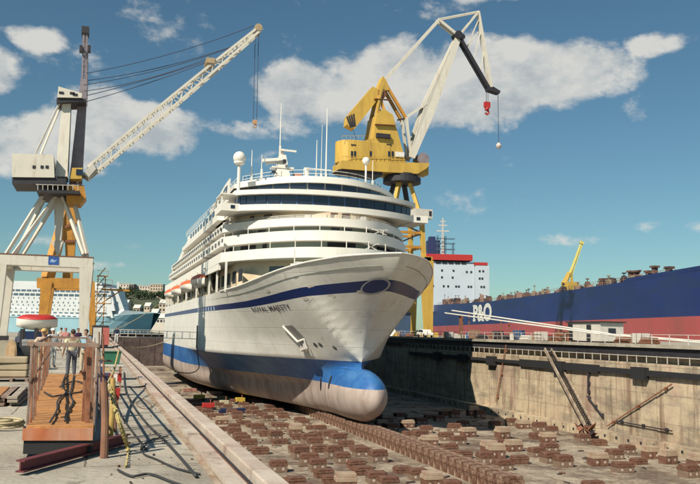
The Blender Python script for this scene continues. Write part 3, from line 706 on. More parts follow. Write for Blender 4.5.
# lifeboats hang in the starboard recess: things of their own
def lifeboat(Y,lab,first=[]):
    x=XC-12.6; z=7.9; L_=5.0; t=thing('lifeboat',(x,Y,z),lab,'lifeboat','lifeboats along the starboard side')
    b=MB(); secs=[]
    for i in range(13):
        u=-1+2*i/12; w_=1.35*(1-abs(u)**2.6)**.7+.03
        secs.append([(x+w_*math.cos(a)*1.0,Y+u*L_,z+.9+ (1.0+.25*abs(u)**2)*(-math.sin(a))*(.9 if True else 1)+.25*u*u) for a in [PI*k/10 for k in range(11)]])
    vs=[p for s in secs for p in s]; b.add(vs,[(i*11+k,(i+1)*11+k,(i+1)*11+k+1,i*11+k+1) for i in range(12) for k in range(10)]); b.add([vs[i*11] for i in range(13)]+[vs[i*11+10] for i in range(13)],[(i,i+1,14+i,13+i) for i in range(12)])
    b.build('hull',superw,t,smooth=True)
    b=MB(); secs=[]
    for i in range(13):
        u=-1+2*i/12; w_=1.33*(1-abs(u)**2.6)**.7+.02
        secs.append([(x+w_*math.cos(a),Y+u*L_*.98,z+.92+.25*u*u+.95*(1-abs(u)**3)*math.sin(a)) for a in [PI*k/8 for k in range(9)]])
    vs=[p for s in secs for p in s]; b.add(vs,[(i*9+k,i*9+k+1,(i+1)*9+k+1,(i+1)*9+k) for i in range(12) for k in range(8)])
    b.build('canopy',orangep,t,smooth=True)
    b=MB()
    for s in(-1,1): b=MB(); b.tube(smoothpts([(x+1.2,Y+s*4.1,7.3),(x+.5,Y+s*4.1,10.1),(x-.1,Y+s*4.1,10.3)],4),.12,6); b.bar((x-.1,Y+s*4.1,10.3),(x-.1,Y+s*4.1,9.1),.04); b.build('davit',offw,t)
for Y,lab in((118,'nearest lifeboat hanging on the white ship side, orange canopy over a white hull'),(134,'second lifeboat along the white ship side, behind the nearest orange-topped one'),(151,'third lifeboat aft along the white ship side'),(166,'farthest lifeboat near the stern of the white ship')): lifeboat(Y,lab)
# ================================================================== BLOCKS
def kblock(name,L_,W_,H_,label,cat,group,base_m,cap_m,holes,x,y,ribs=False):
    t=thing(name,(x,y,FZ),label,cat,group); kids=[]
    b=MB(); b.bb(x-W_/2,x+W_/2,y-L_/2,y+L_/2,FZ,FZ+H_*.55); kids.append((b.build('base',base_m,t,bevel=.03),[]))
    b=MB(); z0=FZ+H_*.55
    b.bb(x-W_/2-.04,x+W_/2+.04,y-L_/2-.03,y+L_/2+.03,z0+.004,z0+H_*.24); b.bb(x-W_/2+.05,x+W_/2-.02,y-L_/2+.04,y+L_/2-.06,z0+H_*.244,z0+H_*.45); kids.append((b.build('timber_cap',cap_m,t,bevel=.03),[]))
    if holes:
        for s in(-.25,.25): b=MB(); b.tube([(x+s*W_,y-L_/2-.01,FZ+H_*.3),(x+s*W_,y-L_/2+.1,FZ+H_*.3)],.12,10); kids.append((b.build('plug',hole,t),[]))
    return t,kids
# centre line of keel blocks
KL='timber keel block in the long centre row running out from under the bow'
kb,kk=kblock('keel_block',1.12,1.7,1.22,KL,'keel block','keel blocks in the centre row',timberk,timberk,False,XC,49)
i=0; Y=50.25
while Y<150:
    r=copy_fast(kb,kk,(XC+random.uniform(-.05,.05),Y,FZ),random.uniform(-.02,.02),(random.uniform(.97,1.03),1,random.uniform(.97,1.0)))
    Y+=1.25
b1,k1=kblock('bilge_block',1.1,1.45,.95,'red-brown timber block on a pale base with two round plugs, standing on the dock floor','dock block','side blocks on the dock floor',blockbase,timber,True,7.2,52)
b2,k2=kblock('bilge_block',1.0,1.5,.6,'low red-brown timber block lying on the dock floor','dock block','low side blocks on the dock floor',timber,timber,False,9,50)
b3,k3=kblock('bilge_block',1.1,1.5,1.2,'tall block with pale dusty top and red-brown base on the dock floor','dock block','tall dusty side blocks on the dock floor',timber,dusty,True,12,48)
protos=[(b1,k1,0),(b2,k2,0),(b3,k3,0)]
pts=[]
for row in range(26):
    Y=49.5+row*2.75
    for X in (3.6,6.4,8.8,10.6,13.6,16.6,19.6,22.4, 30.6,33.6,36.8,40.2,43.6,46.8):
        left=X<26
        if random.random()<(.12 if left else .35): continue
        if left and X<6 and Y>120: continue
        if not left and Y>98: continue
        pts.append((X+random.uniform(-.4,.4),Y+random.uniform(-.5,.5)))
for (X,Y) in pts:
    k=random.choices([0,1,2],[6,5,1] if X<26 else [5,3,3])[0]
    copy_fast(*protos[k][:2],(X,Y,FZ),random.uniform(-.12,.12),(random.uniform(.78,1.0),random.uniform(.75,1.1),random.uniform(.75,1.1) if Y<84 or X<12 or X>41 else .7))
# ================================================================== RIGHT-HAND TANKER ALONGSIDE THE QUAY
P1=atd(437,326.3,432); P2=atd(675,317,152); BZ=5.85
P1.z=P2.z=0; U=(P2-P1).normalized(); V_=Vector((-U.y,U.x,0))
if V_.dot(r0)<0: V_=-V_
def onhull(px,py):
    d=ray(px,py); n=V_; t=(P1-CAM).dot(n)/d.dot(n); return CAM+d*t
LT=(P2-P1).length
tk=thing('tanker_ship',P1.lerp(P2,.5)+Vector((0,0,-2.2)),'huge navy blue and red hulled ship with big white letters lying beyond the right quay','ship')
A=P1-U*70; B=P2+U*70
def hullstrip(z0,z1,nm,m,z1b=None,brk=None):
    b=MB(); pts=[]
    n=40
    for i in range(n+1):
        q=A.lerp(B,i/n); e=max(0,((i/n)-.86)/.14); f=max(0,(.05-i/n)/.05); off=V_*(14*e*e+6*f*f); pts.append(q+off)
    far=[q+V_*0 for q in []]
    back=[A.lerp(B,i/n)+V_*(32-14*max(0,((i/n)-.86)/.14)**2) for i in range(n+1)]
    pl=[(q.x,q.y) for q in pts]+[(q.x,q.y) for q in reversed(back)]
    b.prism(pl,z0,z1); return b.build(nm,m,tk)
hullstrip(-2.2,BZ,'lower_hull',tankred); hullstrip(BZ,14.0,'upper_hull',tankblue)
SH=lambda q: lin((Vector((q.x,q.y,0))-P1).dot(U),[(-70,18.6),(0,17.3),(60,15.8),(130,14.5),(190,14.0)])
for v_ in tk.children:
    if v_.name.startswith('upper_hull'):
        oz=worg(tk)
        for w_ in v_.data.vertices:
            if w_.co.z+oz.z>13: w_.co.z=SH(w_.co+oz)-oz.z
# raised bow bulwark
q0=onhull(622,280); b=MB(); b.slab([Vector((q0.x,q0.y,14.02)),Vector((q0.x,q0.y,14.02))+U*3+Vector((0,0,.7)),Vector((B.x,B.y,14.9)),Vector((B.x,B.y,14.02))],V_*.4); b.build('bow_bulwark',tankblue,tk)
# letters
a=onhull(473.5,320); c=onhull(492,303); V,Fc=text_mesh('P&O',1.0,.045); wd=max(v[0] for v in V); hh=max(v[1] for v in V)
a0=a.copy(); a0.z=0; c0=c.copy(); c0.z=0
x0=min(v[0] for v in V)
def ltr(v,z_): return a0.lerp(c0,(v[0]-x0)/(wd-x0))+Vector((0,0,(BZ+1.6)+(v[1])/hh*6.6))-V_*z_
b=MB(); b.add([ltr(v,.12) for v in V],Fc)
for (x1,x2,y) in((0.0,.30,.0),(0.0,.2,.68)):
    b.add([ltr((x0-.05+x1,y,0),.14),ltr((x0+x2,y,0),.14),ltr((x0+x2,y+.055,0),.14),ltr((x0-.05+x1,y+.055,0),.14)],[(0,1,2,3)])
b.build('hull_lettering',white,tk)
# accommodation block, seen from the front
D0=P1-U*12
def sbx(o,u0,u1,v0,v1,z0,z1):
    cc=o+U*((u0+u1)/2)+V_*((v0+v1)/2); R=Matrix((( U.x,V_.x,0),(U.y,V_.y,0),(0,0,1)))
    return (Vector((cc.x,cc.y,(z0+z1)/2)),(abs(u1-u0),abs(v1-v0),abs(z1-z0)),0,R)
hz_=lambda py,dep: (333.8-py)/F*dep+1.85
dd=440
b=MB(); b.box(*sbx(D0,-20,0,-4,23,14,hz_(261,dd))); b.build('accommodation_block',greygl,tk)
b=MB(); b.box(*sbx(D0,-19,1.5,-5,21.5,hz_(259.5,dd),hz_(253.5,dd))); b.build('wheelhouse_top',redp,tk)
b=MB(); b.box(*sbx(D0,-16,1.2,23.1,31,14,hz_(264,dd))); b.build('side_block',greygl,tk)
b=MB(); b.box(*sbx(D0,-15,1.4,22.5,30,hz_(264,dd)+.02,hz_(261,dd))); b.build('side_block_top',redp,tk)
for k in range(5):
    b=MB(); b.box(*sbx(D0,.02,.3,1+k*3.6,3.8+k*3.6,hz_(262.8,dd)-.2,hz_(260.6,dd)-.4)); b.build('wheelhouse_window',darkin,tk)
for (v,y) in((4,277),(10,277),(18,271),(20.5,271),(-1,286),(5,286),(7.5,286),(12,286),(13.5,286),(25,277.5),(26.5,277.5),(25,270),(27,270),(19,286),(20.5,286),(26,286),(27.5,286),(10.5,270),(4,270)):
    b=MB(); zz=hz_(y,dd); uo=.02 if v<23 else 1.22; b.box(*sbx(D0,uo,uo+.2,v,v+1.0,zz-.5,zz+.6)); b.build('cabin_window',darkin,tk)
b=MB(); b.box(*sbx(D0,-18,-10,-2,5,hz_(253.4,dd),hz_(237,dd))); b.box(*sbx(D0,-17,-11,-1,2.5,hz_(237,dd),hz_(233,dd))); b.build('funnel',mat('funnel_blue',(.02,.03,.10),.5),tk)
b=MB()
for v in(3,7.5,12,):
    for u in(-9,-5): 
        q=D0+V_*v+U*u; b.bar((q.x,q.y,hz_(254,dd)),(q.x,q.y,hz_(233 if v<12 else 240,dd)),.3)
for y in(247,241,236):
    for u in(-9,-5): 
        q=D0+V_*(2)+U*u; q2=D0+V_*13+U*u; b.bar((q.x,q.y,hz_(y,dd)),(q2.x,q2.y,hz_(y,dd)),.3)
b.build('scaffold',mat('scaffold_blue',(.05,.09,.14),.6),tk)
b=MB(); q=D0+V_*6+U*(-7); b.bar((q.x,q.y,hz_(254,dd)),(q.x,q.y,hz_(214,dd)),1.4,1.4,.5,.5)
for y,w_ in((228,7),(222,5),(218,3)): b.bar(q-V_*w_/2+Vector((0,0,hz_(y,dd))),q+V_*w_/2+Vector((0,0,hz_(y,dd))),.6)
b.build('radar_mast',gatew,tk)
# deck fittings, each a small brown winch, vent or hatch post
db=mat('deck_brown',(.13,.07,.055),.8,var=.5,scale=.3); dp=mat('deck_pink',(.32,.20,.15),.8,var=.3,scale=.3)
rs=random.Random(5)
for k in range(100):
    f=k/100; q=P1+U*(LT*(f**.75)*.98+4)+V_*rs.uniform(.8,5); s=.75+.75*(1-f)
    h=rs.uniform(.8,2.6)*s; w_=rs.uniform(.6,2.0)*s
    if k%9==0: h*=1.5
    b=MB(); z0=SH(q); R=Matrix(((U.x,V_.x,0),(U.y,V_.y,0),(0,0,1)))
    b.box((q.x,q.y,z0+h*.3),(w_,w_*.8,h*.6),0,R)
    if k%3: b.box((q.x,q.y,z0+h*.7),(w_*rs.uniform(.5,1.3),w_*.6,h*.2),0,R)
    if k%2==0: b.bar((q.x,q.y,z0),(q.x,q.y,z0+h*1.15),.14); b.box((q.x,q.y,z0+h*1.1),(.9,.7,.25),0,R)
    b.build('deck_fitting',(db,db,dp,dark,mat('deck_tan',(.30,.24,.15),.8))[k%5],tk)
b=MB(); 
for o,h in((.3,1.1),(.3,.6)):
    for i in range(20): a_,c_=P1.lerp(P2,i/20),P1.lerp(P2,(i+1)/20); b.bar(a_+V_*o+Vector((0,0,SH(a_)+h)),c_+V_*o+Vector((0,0,SH(c_)+h)),.08)
for i in range(90): q=P1.lerp(P2,i/89)+V_*.3; b.bar((q.x,q.y,SH(q)),(q.x,q.y,SH(q)+1.1),.08)
b.build('railing',dp,tk)
# forward posts near the raised bow
for px,h in((618,2.6),(623,2.4),(635,1.9),(641,2.7),(655,2.0),(591,2.0),(598,1.8)):
    q=onhull(px,280)+V_*3; b=MB(); b.box((q.x,q.y,14+h/2),(.9,.9,h)); b.box((q.x,q.y,14+h),(1.5,1.5,.4)); b.build('bollard_post',db,tk)
# small distant yellow crane behind the tanker
q=atd(570,285,520); cr_=thing('dockside_crane',(q.x,q.y,0),'small distant yellow crane with raised jib behind the blue hull','crane','harbour cranes')
def D(px,py,d=520): return atd(px,py,d)
b=MB(); b.bar(D(564,283),D(569,272),3,3,2,2); b.bar(D(572,283),D(571,270),1.2,1.2); b.bb(q.x-4,q.x+4,q.y-4,q.y+4,0,D(560,282).z); b.build('tower',yellow,cr_)
b=MB(); b.bar(D(567,281),D(575,260),1.6,1.6,1.3,1.3); b.bar(D(575,260),D(581,243),1.3,1.3,1,1); b.bar(D(570.5,279),D(582.5,244),.7,.7); b.bar(D(570,268),D(573,270),.5); b.bar(D(573,260),D(577,261),.5); b.bar(D(576.5,252),D(579.5,253),.5); b.bar(D(580,242),D(583.5,243.5),1.6); b.build('jib',mat('far_yellow',(.62,.52,.12),.6),cr_)
# ================================================================== RIGHT YELLOW CRANE
CY_=156.0
def C(px,py,dy=0): 
    q=at(px,py,'y',CY_); return Vector((q.x,q.y+dy,q.z))
cc=C(400,332); cx=cc.x; k_=lambda py: C(400,py).z
rc=thing('dockside_crane',(cx,CY_,QZ),'tall yellow crane with white boom and striped counterweight standing behind the bow','crane','harbour cranes')
# portal legs
zt=k_(262); zr=k_(184)
for sx in(-1,1):
    for sy in(-1,1):
        b=MB(); b.bar((cx+sx*4.4,CY_+sy*4.6,QZ+.4),(cx+sx*4.0,CY_+sy*4.2,zt),1.4,1.4,2.3,2.3); b.bb(cx+sx*4.4-1.3,cx+sx*4.4+1.3,CY_+sy*4.6-2,CY_+sy*4.6+2,QZ,QZ+.9); b.build('leg',yellow,rc)
b=MB()
for s in(-1,1): b.bar((cx-5,CY_+s*4.2,zt),(cx+5,CY_+s*4.2,zt),1.6,1.8); b.bar((cx+s*4,CY_-5,zt-.05),(cx+s*4,CY_+5,zt-.05),1.5,1.7)
b.build('portal_beam',yellow,rc)
for sx in(-1,1):
    for sy in(-1,1):
        b=MB(); b.bar((cx+sx*3.7,CY_+sy*3.6,zt),(cx+sx*3.3,CY_+sy*3.2,k_(222)),.85,.85); b.build('tower_post',yellow,rc)
        b=MB(); b.bar((cx+sx*3.4,CY_+sy*3.2,k_(222)),(cx+sx*1.2,CY_+sy*1.6,zr),.8,.8); b.build('tower_strut',yellow if sy<0 else dark,rc)
        b=MB(); b.bar((cx+sx*.3,CY_+sy*3.3,k_(205)),(cx+sx*3.5,CY_+sy*3.2,k_(222)),.4,.4);b.build('tower_brace',yellow,rc)
b=MB()
for y in(222,234,248): 
    z=k_(y)
    for s in(-1,1): b.bar((cx-3.6,CY_+s*3.4,z),(cx+3.6,CY_+s*3.4,z),.4,.5); b.bar((cx+s*3.4,CY_-3.4,z-.02),(cx+s*3.4,CY_+3.4,z-.02),.4,.5)
b.build('tower_ring_beam',orange,rc)
b=MB(); b.bar((cx-3.3,CY_-3.4,k_(248)),(cx+3.3,CY_-3.4,k_(234)),.3); b.bar((cx-3.3,CY_-3.4,k_(222)),(cx+3.3,CY_-3.4,k_(234)),.3); b.build('tower_diagonal',dark,rc)
b=MB(); q=C(414,217); b.box((q.x,q.y-4,q.z),(3.8,3,1.9)); b.build('cage_panel',gatew,rc)
b=MB(); q=C(420,217); b.box((q.x,q.y-5.55,q.z),(.55,.05,1.0)); b.build('panel_mark',dark,rc)
b=MB(); b.lathe((cx,CY_,zr),[(3.2,0),(4.0,.1),(4.0,1.2),(3.4,1.25),(3.4,1.9)],28); b.build('slew_ring',dark,rc)
# machinery deck
def outl(P,dy0,dy1):  # profile pixels -> slab through depth
    return [C(px,py,dy0) for px,py in P],Vector((0,dy1-dy0,0))
b=MB(); p_,o_=outl([(337,163.5),(424,166),(421,171),(412,176.5),(376,174.5),(337,171.5)],-3.2,3.2); b.slab(p_,o_); b.build('machinery_deck',yellow,rc)
b=MB(); p_,o_=outl([(335,171.6),(378,174.7),(378,178),(340,173.5)],-2.8,2.8); b.slab(p_,o_); b.build('deck_underside',dark,rc)
b=MB(); zh0,zh1=C(340,163.5).z,C(340,142).z; xa,xb=C(335.5,150).x,C(361,150).x
pl=[]
for i in range(9): t=PI/2+PI*i/8; pl.append((xa+3.0+3.0*math.cos(t),CY_+3.0*math.sin(t)))
pl=pl+[(xb+5.5,CY_-3.0),(xb+5.5,CY_+3.0)]
b.prism(pl,zh0,zh1); b.build('machinery_house',yellow,rc,bevel=.1)
b=MB(); p_,o_=outl([(360,164),(362,143),(369,141),(372,118),(379,112),(388,118),(401,164.8)],-2.9,2.9); b.slab(p_,o_); b.build('tower_housing',yellow,rc)
for px,py,w_,h_ in((347.5,157,.42,1.2),(350.5,157,.42,1.2),(366,157,.42,1.2),(384,157,.42,1.2),(387.5,157,.42,1.2)):
    b=MB(); q=C(px,py,-3.04); b.box(q,(w_,.08,h_)); b.build('window',glass,rc)
b=MB(); q=C(394.5,157.5,-3.05); b.box(q,(2.0,.1,1.1)); b.build('sign_panel',white,rc)
b=MB(); q=C(378,139.5,-3.2); b.box(q,(3,.8,.9)); b.build('walkway_box',dark,rc)
for px,py in((349,148),(384,147.5)): b=MB(); q=C(px,py,-3.05); b.box(q,(1.1,.08,.22)); b.build('vent_slot',dark,rc)
for s in(-1,1):
    b=MB(); b.bar(C(381,82,s*1.0),C(369,142,s*2.4),.7,.7); b.build('a_frame_leg',yellow,rc)
    b=MB(); b.bar(C(383,84,s*1.0),C(404,120,s*1.2),.55,.6); b.build('back_strut',orange,rc)
    b=MB(); b.bar(C(378,98,s*1.1),C(392,150,s*2.2),.6,.6); b.build('a_frame_leg',orange,rc)
b=MB(); p_,o_=outl([(378,86),(381,78),(385,84),(387,92),(376,92)],-1.4,1.4); b.slab(p_,o_); b.build('apex_head',yellow,rc)
b=MB(); q=C(380,96); b.tube([q+Vector((0,-1.5,0)),q+Vector((0,1.5,0))],.9,12); b.build('sheave',rust,rc)
b=MB(); p_,o_=outl([(371,88),(377,91),(376,101),(353,130),(345,126),(346,117)],-1.2,1.2); b.slab(p_,o_); b.build('counterweight_arm',yellow,rc)
for i in range(4):
    b=MB(); p_,o_=outl([(344.4+i*2.2,118.5-i*.9),(345.9+i*2.2,117.6-i*.9),(350+i*1.4,128.6-i*.4),(348.6+i*1.4,129.5-i*.4)],-1.24,-1.21); b.slab(p_,o_); b.build('warning_stripe',dark,rc)
# boom, tie and jib
b=MB()
for s in(-1,1): b.slab([C(406.5,158,s*1.6),C(412,160,s*1.6),C(430,120,s*1.3),C(460,40,s*.6),C(455.5,36,s*.6),C(423.5,104,s*1.3)],(0,.35,0))
p_,o_=outl([(409,155),(412,157),(430.5,119),(460,40),(456,38),(425,107)],-.5,.5); b.slab(p_,o_); b.build('boom',offw,rc)
for s in(-1,1):
    b=MB(); b.bar(C(383,82,s*.9),C(437,22,s*.6),.5,.6); b.build('tie_rod',offw,rc)
    b=MB(); b.bar(C(404,119,s*1.2),C(409,158,s*1.2),.6,.6,.4,.4); b.build('luffing_link',offw,rc)
    b=MB(); b.bar(C(404,119,s*1.0),C(424,105,s*1.1),.5,.5); b.build('luffing_link',offw,rc)
b=MB(); b.bar(C(396,121,-.8),C(406,119,-.8),.3); b.build('link_pin',dark,rc)
for s in(-1,1):
    b=MB(); b.bar(C(458,37,s*.6),C(488,89,s*.5),.45,.7); b.build('jib_lower_chord',dark,rc)
    b=MB(); b.bar(C(478,12,s*.4),C(490,88,s*.4),.35,.45,.7,.9); b.build('jib_upper_chord',offw,rc)
    b=MB(); b.bar(C(458,37,s*.5),C(437,20,s*.5),.5,.6); b.bar(C(437,20,s*.5),C(478,12,s*.4),.3); b.build('jib_tail',offw,rc)
    b=MB(); b.bar(C(458,37,s*.5),C(478,12,s*.4),.35,.4); b.build('king_post',offw,rc)
b=MB()
for a_,b_ in(((466,50),(479,18)),((473,62),(481,30)),((480,75),(484,50)),((466,50),(478,32))): b.bar(C(*a_),C(*b_),.22)
b.build('jib_lacing',offw,rc)
b=MB(); p_,o_=outl([(486,86),(491,87),(499,92),(498,94.5),(487,91)],-.8,.8); b.slab(p_,o_); b.build('jib_head',dark,rc)
b=MB(); q=C(457,36); b.tube([q+Vector((0,-1.1,0)),q+Vector((0,1.1,0))],.9,12); b.tube([C(461,38)+Vector((0,-1,0)),C(461,38)+Vector((0,1,0))],.6,12); b.build('head_sheave',dark,rc)
for px in(486.2,488): 
    b=MB(); b.tube([C(px,92),C(px,104)],.07,5); b.build('hoist_rope',wire,rc)
b=MB(); b.tube([C(498,94),C(498.6,143)],.07,5); b.build('hoist_rope',wire,rc)
q=C(487,107); b=MB(); b.box(q+Vector((0,0,.5)),(1.3,.8,1.2)); b.ball(q+Vector((0,0,-.4)),.55,10,7); b.tube(smoothpts([q+Vector((0,0,-.7)),q+Vector((.45,0,-1.2)),q+Vector((0,0,-1.7)),q+Vector((-.4,0,-1.3))],4),.2,6); b.build('hook_block',redp,rc)
q=C(498.7,146); b=MB(); b.lathe(q,[(.1,.8),(.45,.45),(.62,.1),(.5,-.3),(.12,-.75)][::-1],12); b.build('hook_ball',mat('pale_pink',(.62,.5,.45),.6),rc)
b=MB(); b.tube([C(421,160,-1.5),C(421,160,1.5)],1.3,16); b.build('winch_drum',grey,rc)
b=MB(); b.box(C(418,170,0),(3.6,3,2.4)); b.build('winch_frame',yellow,rc)
b=MB()
for px in range(338,400,4): b.bar(C(px,163,-3.3),C(px,159.5,-3.3),.07)
b.bar(C(338,159.5,-3.3),C(398,160,-3.3),.07); b.build('deck_railing',yellow,rc)
b=MB()
for px in range(338,362,4): b.bar(C(px,142,-3.0),C(px,139,-3.0),.06)
b.bar(C(338,139,-3.0),C(361,139,-3.0),.06); b.build('roof_railing',yellow,rc)
b=MB()
for k in range(26): y=92+k*2.6; x=379.5-(y-92)*.21; b.bar(C(x,y,-2.6 if y>110 else -1.8),C(x+2,y,-2.6 if y>110 else -1.8),.06)
b.bar(C(379.5,92,-1.8),C(366,157,-2.7),.07); b.build('ladder',dark,rc)
b=MB(); b.bar(C(372,101,-1.6),C(387,102,-1.6),.8,.1); b.bar(C(370,128,-3.2),C(390,129,-3.2),.6,.12); b.build('catwalk',rust,rc)
b=MB(); b.tube([C(349,119,0),C(365,163,0)],.05,5); b.build('counterweight_rope',wire,rc)
# ================================================================== LEFT CRANES
LY=100.0
def Lc(px,py,dy=0): q=at(px,py,'y',LY); return Vector((q.x,q.y+dy,q.z))
wc=thing('dockside_crane',(-4.5,LY,0),'white portal crane with long lattice jib on the left quay, blue square on beam','crane','harbour cranes')
zb0,zb1=Lc(60,267.5).z,Lc(60,257).z
def wleg(x,y):
    b=MB(); b.bar((x,y,.5),(x,y,zb0+.3),.75,.8,1.55,1.3); b.build('leg',offw,wc)
    b=MB(); b.bb(x-.5,x+.5,y-1.2,y+1.2,.03,.55); b.build('bogie',dark,wc)
xr=Lc(84.5,300).x; xl=-11.0
for x in(xl,xr):
    for y in(LY-.2,LY+8.5): wleg(x,y)
for y in(LY-.2,LY+8.5):
    b=MB(); b.bb(xl-.8,xr+.75,y-.65,y+.65,zb0,zb1); b.build('portal_beam',offw,wc,bevel=.05)
    b=MB(); b.bb(xl-.85,xr+.8,y-.7,y+.7,zb1,zb1+.1); b.build('beam_edge',rust,wc)
b=MB(); b.bb(xl-.7,xl+.7,LY+.5,LY+7.8,zb0+.05,zb1-.05); b.bb(xr-.6,xr+.6,LY+.5,LY+7.8,zb0+.05,zb1-.05); b.build('side_beam',offw,wc)
b=MB(); q=Lc(53.5,260.5) if False else Lc(53.5,269); b.box((q.x,LY-.88,(zb0+zb1)/2+.1),(1.15,.04,.95)); b.build('blue_sign',mat('sign_blue',(.03,.10,.34),.5),wc)
b=MB(); c0_=Vector((q.x,LY-.91,(zb0+zb1)/2+.1)); b.add([c0_+Vector(p) for p in((-.38,0,-.18),(.1,0,-.22),(.4,0,.12),(.05,0,.02),(-.1,0,.2),(-.3,0,.1))],[(0,1,2,3,4,5)]); b.build('sign_mark',mat('sign_pale',(.3,.4,.6),.5),wc)
# upper structure: braces to the slewing deck
for (a_,b_) in(((61,191),(84,254)),((73,196),(87,254)),((56,191),(12,256)),((42,191),(5,256))):
    for y in(0,8.0):
        b=MB(); b.bar(Lc(*a_,2.5 if y==0 else 5.5),Lc(*b_,y),.36,.36); b.build('brace',offw,wc)
b=MB(); p_=[Lc(52,191,3),Lc(63.5,191,3),Lc(60,238,3),Lc(54,238,3)]; b.slab(p_,(0,2.2,0)); b.build('centre_column',offw,wc)
b=MB(); p_=[Lc(50,238,3.1),Lc(62.5,238,3.1),Lc(56,254,3.1)]; b.slab(p_,(0,2.0,0)); b.bar(Lc(56,252,4),Lc(56,257,4),.5); b.build('column_foot',offw,wc)
b=MB(); b.slab([Lc(36,190.5,-.5),Lc(80,191.5,-.5),Lc(80,194.5,-.5),Lc(38,193,-.5)],(0,8,0)); b.build('slew_deck',dark,wc)
b=MB()
for px in range(38,80,5): b.bar(Lc(px,185,-.4),Lc(px,190.6,-.4),.07)
b.bar(Lc(36,185,-.4),Lc(79,186,-.4),.07); b.build('deck_railing',gatew,wc)
b=MB(); b.slab([Lc(12,153.5,0),Lc(53.5,154.5,0),Lc(54.5,177.5,0),Lc(12,177,0)],(0,6,0)); b.build('machinery_house',offw,wc)
b=MB(); b.slab([Lc(12,177.2,.2),Lc(66,178,.2),Lc(66,184,.2),Lc(12,183.5,.2)],(0,5.6,0)); b.build('house_underframe',dark,wc)
for px in(34,42,47): b=MB(); b.box(Lc(px,167,-.03),(.33,.06,.36)); b.build('window',darkin,wc)
b=MB(); b.slab([Lc(61.5,98,2),Lc(70.5,98,2),Lc(67,175,1),Lc(54.5,175,1)],(0,.3,0)); b.slab([Lc(61.5,98,4),Lc(70.5,98,4),Lc(67,175,5),Lc(54.5,175,5)],(0,.3,0)); b.slab([Lc(63,100,2.3),Lc(65.5,100,2.3),Lc(59,174,2),Lc(56,174,2)],(0,2,0)); b.build('gantry_tower',offw,wc)
b=MB(); b.slab([Lc(58,84,1),Lc(82,91,1),Lc(81.5,95.5,1),Lc(57,95,1)],(0,4.2,0)); b.build('top_cabin',offw,wc)
b=MB(); b.slab([Lc(56,95.3,1.2),Lc(86,96,1.2),Lc(86,98.5,1.2),Lc(56,100,1.2)],(0,3.8,0)); b.build('top_platform',dark,wc)
b=MB(); 
for px,py in((61,90.5),(72,91),(75,92.5)): b.box(Lc(px,py,.97),(.55,.05,.3))
b.build('cabin_opening',darkin,wc)
b=MB()
b.bar(Lc(59,98,2),Lc(35,152,1),.2); b.bar(Lc(59,98,4),Lc(35,152,5),.2); b.build('back_stay',offw,wc)
# grey mast behind it (lattice of a second luffing mast)
b=MB(); b.slab([Lc(80,70,3.5),Lc(87.5,70,3.5),Lc(81.5,178,3.5),Lc(68,178,3.5)],(0,1.6,0)); b.build('main_mast',grey,wc)
b=MB()
for s in(0,1.4):
    b.bar(Lc(81.5,72,3.6+s),Lc(83.5,22,3.6+s),.22); b.bar(Lc(86.8,72,3.6+s),Lc(86.5,22,3.6+s),.22)
    for i in range(9): b.bar(Lc(81.8,70-i*5.2,3.6+s),Lc(86.5,66-i*5.2,3.6+s),.12); b.bar(Lc(86.5,66-i*5.2,3.6+s),Lc(81.8,62-i*5.2,3.6+s),.12)
b.build('mast_lattice',grey,wc)
for q_,d_ in((Lc(80.5,40,3.4),(.35,.8,.8)),(Lc(89,40,3.4),(.35,.8,.8)),(Lc(85,20,4.2),(.9,1.8,.9))): b=MB(); b.box(q_,d_); b.build('mast_head_sheave',dark,wc)
b=MB()
for i in range(26): y=38+i*2.4; b.bar(Lc(86.6-(y-38)*.01,y,3.3),Lc(87.8-(y-38)*.01,y,3.3),.05)
b.bar(Lc(87.9,36,3.3),Lc(87,100,3.3),.05); b.build('ladder',dark,wc)
# jib
def jl(f,top): 
    a_=(87.5,163) if top else (89.5,172.5); c_=(262,20.5) if top else (266,22)
    if top: x=a_[0]+(c_[0]-a_[0])*f; y=a_[1]+(c_[1]-a_[1])*f-2.0*math.sin(PI*f)
    else: x=a_[0]+(c_[0]-a_[0])*f; y=a_[1]+(c_[1]-a_[1])*f+1.8*math.sin(PI*f)
    return x,y
b=MB()
for top in(0,1):
    for dy in(2.4,4.2):
        b=MB()
        for i in range(10):
            b.bar(Lc(*jl(i/10,top),dy),Lc(*jl((i+1)/10,top),dy),.26,.30)
        b.build('jib_chord',offw,wc)
b=MB(); n=34
for dy in(2.4,4.2):
    for i in range(n):
        b.bar(Lc(*jl(i/n,i%2),dy),Lc(*jl((i+1)/n,(i+1)%2),dy),.10)
for i in range(0,n,2): b.bar(Lc(*jl(i/n,0),2.4),Lc(*jl(i/n,0),4.2),.10); b.bar(Lc(*jl(i/n,1),2.4),Lc(*jl(i/n,1),4.2),.10)
b.build('jib_lacing',offw,wc)
b=MB(); b.slab([Lc(82,171,1.8),Lc(93,160,1.8),Lc(96,166,1.8),Lc(88,175,1.8)],(0,3,0)); b.build('jib_foot',gatew,wc)
b=MB(); q=Lc(213,55,3.3); b.box(q,(1.1,2.4,.7)); b.build('jib_platform',mat('tan_fitting',(.4,.3,.18),.7),wc); b=MB(); q=Lc(262,21,3.3); b.tube([q+Vector((0,-1.1,0)),q+Vector((0,1.1,0))],.5,10); b.build('jib_head_sheave',mat('tan_fitting',(.4,.3,.18),.7),wc)
for (a_,b_) in(((84,72),(236,38)),((83,78),(236,39)),((84,84),(214,50)),((84,88),(214,52)),((84,94),(213,53)),((86,66),(258,18))):
    b=MB(); b.tube(sag(Lc(*a_,3.3+random.uniform(-.6,.6)),Lc(*b_,3.3+random.uniform(-.6,.6)),random.uniform(.2,.7),12),.05,5); b.build('pendant_wire',wire,wc)
